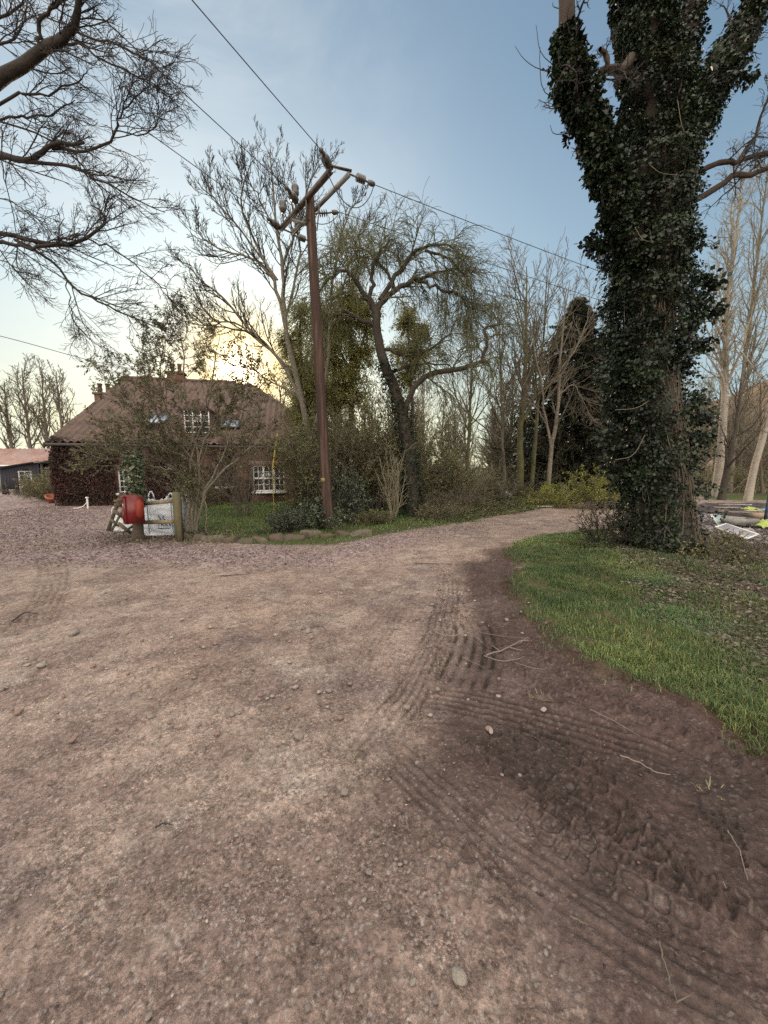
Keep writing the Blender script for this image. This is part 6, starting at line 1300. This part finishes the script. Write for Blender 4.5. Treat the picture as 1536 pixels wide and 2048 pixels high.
stick([(310, 1660), (328, 1652), (345, 1655)], .005, 'dark little twig on the lower left of the track', M_TWIGD)
stick([(600, 1260), (640, 1252), (655, 1262)], .004, 'little dark twig beside the flat clod', M_TWIGD)
stick([(440, 1155), (500, 1150)], .010, 'dark twig lying on the gravel in the middle distance', M_TWIGD)
stick([(1030, 1141), (1062, 1141)], .012, 'pale peeled stick lying on the near left of the grass', M_WOOD)
stick([(1258, 1160), (1300, 1163)], .013, 'pale peeled stick lying in the middle of the grass', M_WOOD)
stick([(1180, 1420), (1230, 1445), (1280, 1475)], .004, 'long straw trailing from the grass onto the mud')
stick([(830, 1125), (905, 1128)], .009, 'dark straight twig across the track before the grass tip', M_TWIGD)
stick([(25, 1245), (50, 1228), (75, 1230)], .010, 'dark twig at the far left of the track', M_TWIGD)
# ---- grass, litter, loose grit: uncountable
def blades(name, poly_list, n, hgt, seed, label, col, wdt=.005, dens_fn=None, lean=.5, lp=None):
    rng = np.random.default_rng(seed); Pl = np.vstack(poly_list); lo, hi = Pl[:, :2].min(0), Pl[:, :2].max(0); hi = np.minimum(hi, (16, 30)); lo = np.maximum(lo, (-14, .5))
    x = rng.uniform(lo[0], hi[0], n); y = rng.uniform(lo[1], hi[1], n); k = dens_fn(x, y) > rng.random(n); x, y = x[k], y[k]; n = len(x)
    z = terrain(x, y)[0]+.03*0; tuft = vnoise(x*3.2, y*3.2, 7)*.8+vnoise(x*9, y*9, 8)*.6
    h = rng.uniform(*hgt, n)*(.45+.9*tuft); a = rng.uniform(0, 6.28, n); L = lean*rng.uniform(.2, 1.3, n)*h; dx, dy = np.cos(a)*L, np.sin(a)*L; px, py = -np.sin(a)*wdt/2, np.cos(a)*wdt/2
    r_ = np.hypot(x, y); sc = np.maximum(1, r_/5); px, py = px*sc, py*sc
    B = np.stack([x, y, z-.01], 1); V = np.empty((n, 5, 3)); S_ = np.stack([px, py, 0*px], 1)
    V[:, 0] = B-S_; V[:, 1] = B+S_; M__ = B+np.stack([dx*.35, dy*.35, h*.62], 1); V[:, 2] = M__+S_*.8; V[:, 3] = M__-S_*.8; V[:, 4] = B+np.stack([dx, dy, h*(1-.3*lean)], 1)
    b = np.arange(n)[:, None]*5; c = rng.uniform(.55, 1.45, n)*(.6+.8*vnoise(x*1.3, y*1.3, 9)); dry = rng.random(n) < .16; C = np.stack([c, c, c], 1); C[dry] *= (2.2, 1.6, 1.6)
    o = mesh(name, V.reshape(-1, 3), [b+np.array([0, 1, 2, 3]), b+np.array([3, 2, 4])], mat(name, col, .6, [(1.1, (col[0]*.7, col[1]*.85, col[2]*1.0), .4, .6)], tone=True, transl=.3, spec=.25), False, np.repeat(C, 5, 0)); tag(o, label, 'grass', kind='stuff'); return o
def dv(x, y):
    s = sdist(VERGE, x, y)+.09*fbm(x*1.3, y*1.3, 11, 4)*2; l = sdist(LITTER, x, y)+.5*fbm(x*.9, y*.9, 44, 3); r = np.hypot(x, y)
    return sstep(-.02, .38, s+.22*fbm(x*4.5, y*4.5, 49, 3))*(1-.66*sstep(-.3, .4, l))*np.clip(3.6/np.maximum(r, 2.4), 0, 1)*(.25+.9*sstep(-.35, .2, fbm(x*2.3, y*2.3, 45, 3)))*(x < 8)
blades('verge_grass', [VERGE], 620000, (.03, .085), 221, 'lush tufty grass covering the verge right of the mud', (.140, .188, .070), .0045, dv, .8)
def dl(x, y):
    s = sdist(LAWN, x, y); return (s > -.1)*.75
blades('lawn_grass', [LAWN], 150000, (.04, .10), 222, 'short green grass of the lawn before the cottage', (.130, .195, .060), .006, dl, .6)
def ds(x, y): return (sdist(STRIP, x, y) > 0)*1.
blades('strip_grass', [STRIP], 30000, (.12, .35), 223, 'rough green growth beyond the rubbish heap', (.12, .19, .05), .010, ds, .6)
def dw2(x, y):
    s = sdist(WOOD, x, y); return (s > 0)*(y < 22)*(.35*(fbm(x*.8, y*.8, 46, 3) > -.05)+.05)
blades('bank_grass', [WOOD], 160000, (.05, .16), 224, 'sparse grass and weeds under the trees and on the bank', (.09, .125, .05), .007, dw2, .9)
def scatter_leaves(name, n, seed, fn, lo, hi, size, label, m, tone=(.5, 1.6)):
    rng = np.random.default_rng(seed); x = rng.uniform(lo[0], hi[0], n); y = rng.uniform(lo[1], hi[1], n); k = fn(x, y) > rng.random(n); x, y = x[k], y[k]; n = len(x)
    z = terrain(x, y)[0]+.012+.02*rng.random(n); D = nrm(np.stack([rng.normal(size=n), rng.normal(size=n), rng.normal(size=n)*.25], 1)); Nn = nrm(rng.normal(size=(n, 3))*.5+(0, 0, 1.))
    V, F, C = leaf_mesh(np.stack([x, y, z], 1), D, Nn, rng.uniform(*size, n), .6, .12, rng, tone); o = mesh(name, V, [F], m, False, C); tag(o, label, 'leaf litter', kind='stuff'); return o
M_LIT = mat('dead_leaf', (.17, .148, .115), .8, [(3, (.10, .08, .06), .4, .6)], tone=True)
M_LITP = mat('dead_leaf_purple', (.235, .175, .165), .8, [(3, (.15, .11, .11), .4, .6)], tone=True)
scatter_leaves('leaf_litter', 60000, 231, lambda x, y: (sdist(LITTER, x, y)+.5*fbm(x*1.2, y*1.2, 50, 3) > -.2)*(sdist(VERGE, x, y) > 0)*.55, (2.5, 1.5), (9, 8.5), (.03, .06), 'dry leaves and stalks carpeting the verge under the ivy clad tree', M_LIT)
scatter_leaves('fallen_leaves', 120000, 232, lambda x, y: np.clip(1.1*sstep(-.9, 1.5, sdist(GRAVEL, x, y)+.8*fbm(x*.7, y*.7, 47, 3)), 0, 1)*.55*(y < 17), (-14, 6), (4, 17), (.025, .055), 'fallen leaves strewn over the gravel drive', M_LITP, (.35, 1.7))
scatter_leaves('bank_leaves', 60000, 233, lambda x, y: (sdist(WOOD, x, y) > 0)*.9, (.5, 9.5), (11, 19), (.05, .10), 'dead leaves and low ivy over the woodland bank', M_SHRUB)
scatter_leaves('edge_leaves', 16000, 234, lambda x, y: np.exp(-(np.hypot(x+5.1, (y-8.9)*1.3)/1.2)**2), (-8, 7.5), (-3, 10.5), (.03, .07), 'leaf heap round the fence and post', M_LIT)
def rubble(name, n, seed, fn, lo, hi, size, label, m, cat='rubble'):
    rng = np.random.default_rng(seed); x = rng.uniform(lo[0], hi[0], n); y = rng.uniform(lo[1], hi[1], n); k = fn(x, y) > rng.random(n); x, y = x[k], y[k]; n = len(x); z = terrain(x, y)[0]
    s = rng.uniform(size[0]**.5, size[1]**.5, n)**2; O = np.array([(1, 0, 0), (0, 1, 0), (-1, 0, 0), (0, -1, 0), (0, 0, 1), (0, 0, -1.)]); V = O[None]*rng.uniform(.4, 1.1, (n, 6, 1))+rng.normal(size=(n, 6, 3))*.18; V *= s[:, None, None]*np.array((1, 1, .6)); V += np.stack([x, y, z+s*.25], 1)[:, None]
    f = np.array([(0, 1, 4), (1, 2, 4), (2, 3, 4), (3, 0, 4), (1, 0, 5), (2, 1, 5), (3, 2, 5), (0, 3, 5)]); F = (np.arange(n)[:, None, None]*6+f).reshape(-1, 3); c = np.repeat(rng.uniform(.4, 1.5, n), 6)
    o = mesh(name, V.reshape(-1, 3), [F], m, False, np.stack([c, c, c], 1)); tag(o, label, cat, kind='stuff')
M_GR = mat('grit', (.35, .28, .25), .85, tone=True)
rubble('loose_grit', 16000, 241, lambda x, y: (1-.8*(sdist(MUD, x, y) > 0))*(sdist(VERGE, x, y) < 0)*np.clip(2.2/np.hypot(x, y), 0, 1)*(.25+.9*sstep(-.1, .35, fbm(x*.9, y*.9, 31, 3))), (-7, .6), (4.5, 8), (.0015, .009), 'fine loose grit and pebbles pressed into the track', M_GR, 'grit')
rubble('mud_crumbs', 60000, 242, lambda x, y: (sdist(MUD, x, y) > -.2)*(sdist(VERGE, x, y) < .05)*(.06+.8*sstep(.05, .4, fbm(x*1.7, y*1.7, 48, 3))), (.2, .8), (6, 7.5), (.002, .013), 'crumbs of dark mud thrown up by tyres', mat('mud_crumb', (.12, .08, .072), .8, tone=True), 'mud')
rubble('driveway_chippings', 60000, 243, lambda x, y: .8*(sdist(GRAVEL, x, y) > -.3)*np.clip(7/np.hypot(x, y), 0, 1), (-14, 6.2), (4, 17), (.008, .022), 'loose stone chippings of the gravel drive', mat('chipping', (.31, .235, .235), .85, tone=True), 'gravel')
rubble('heap_rubble', 14000, 244, lambda x, y: (sdist(YARD, x, y) > 0)*.9, (4.8, 6), (11, 14), (.02, .09), 'broken rubble and dark rubbish of the heap', mat('heap_bits', (.21, .19, .195), .8, tone=True))
# grass tufts on the mud
for (u, v, lab) in ((1425, 1582, 'torn dry grass tuft lying on the mud at the right'), (1078, 1392, 'torn grass tuft pressed into the mud by the tread marks')):
    shrub(u, v, .10, .09, 26, mat('dry_grass', (.26, .25, .13), .8), lab, 250+u, None, (.9, 1.5), 0, 0, .0012, 'grass_tuft', 'grass tuft')
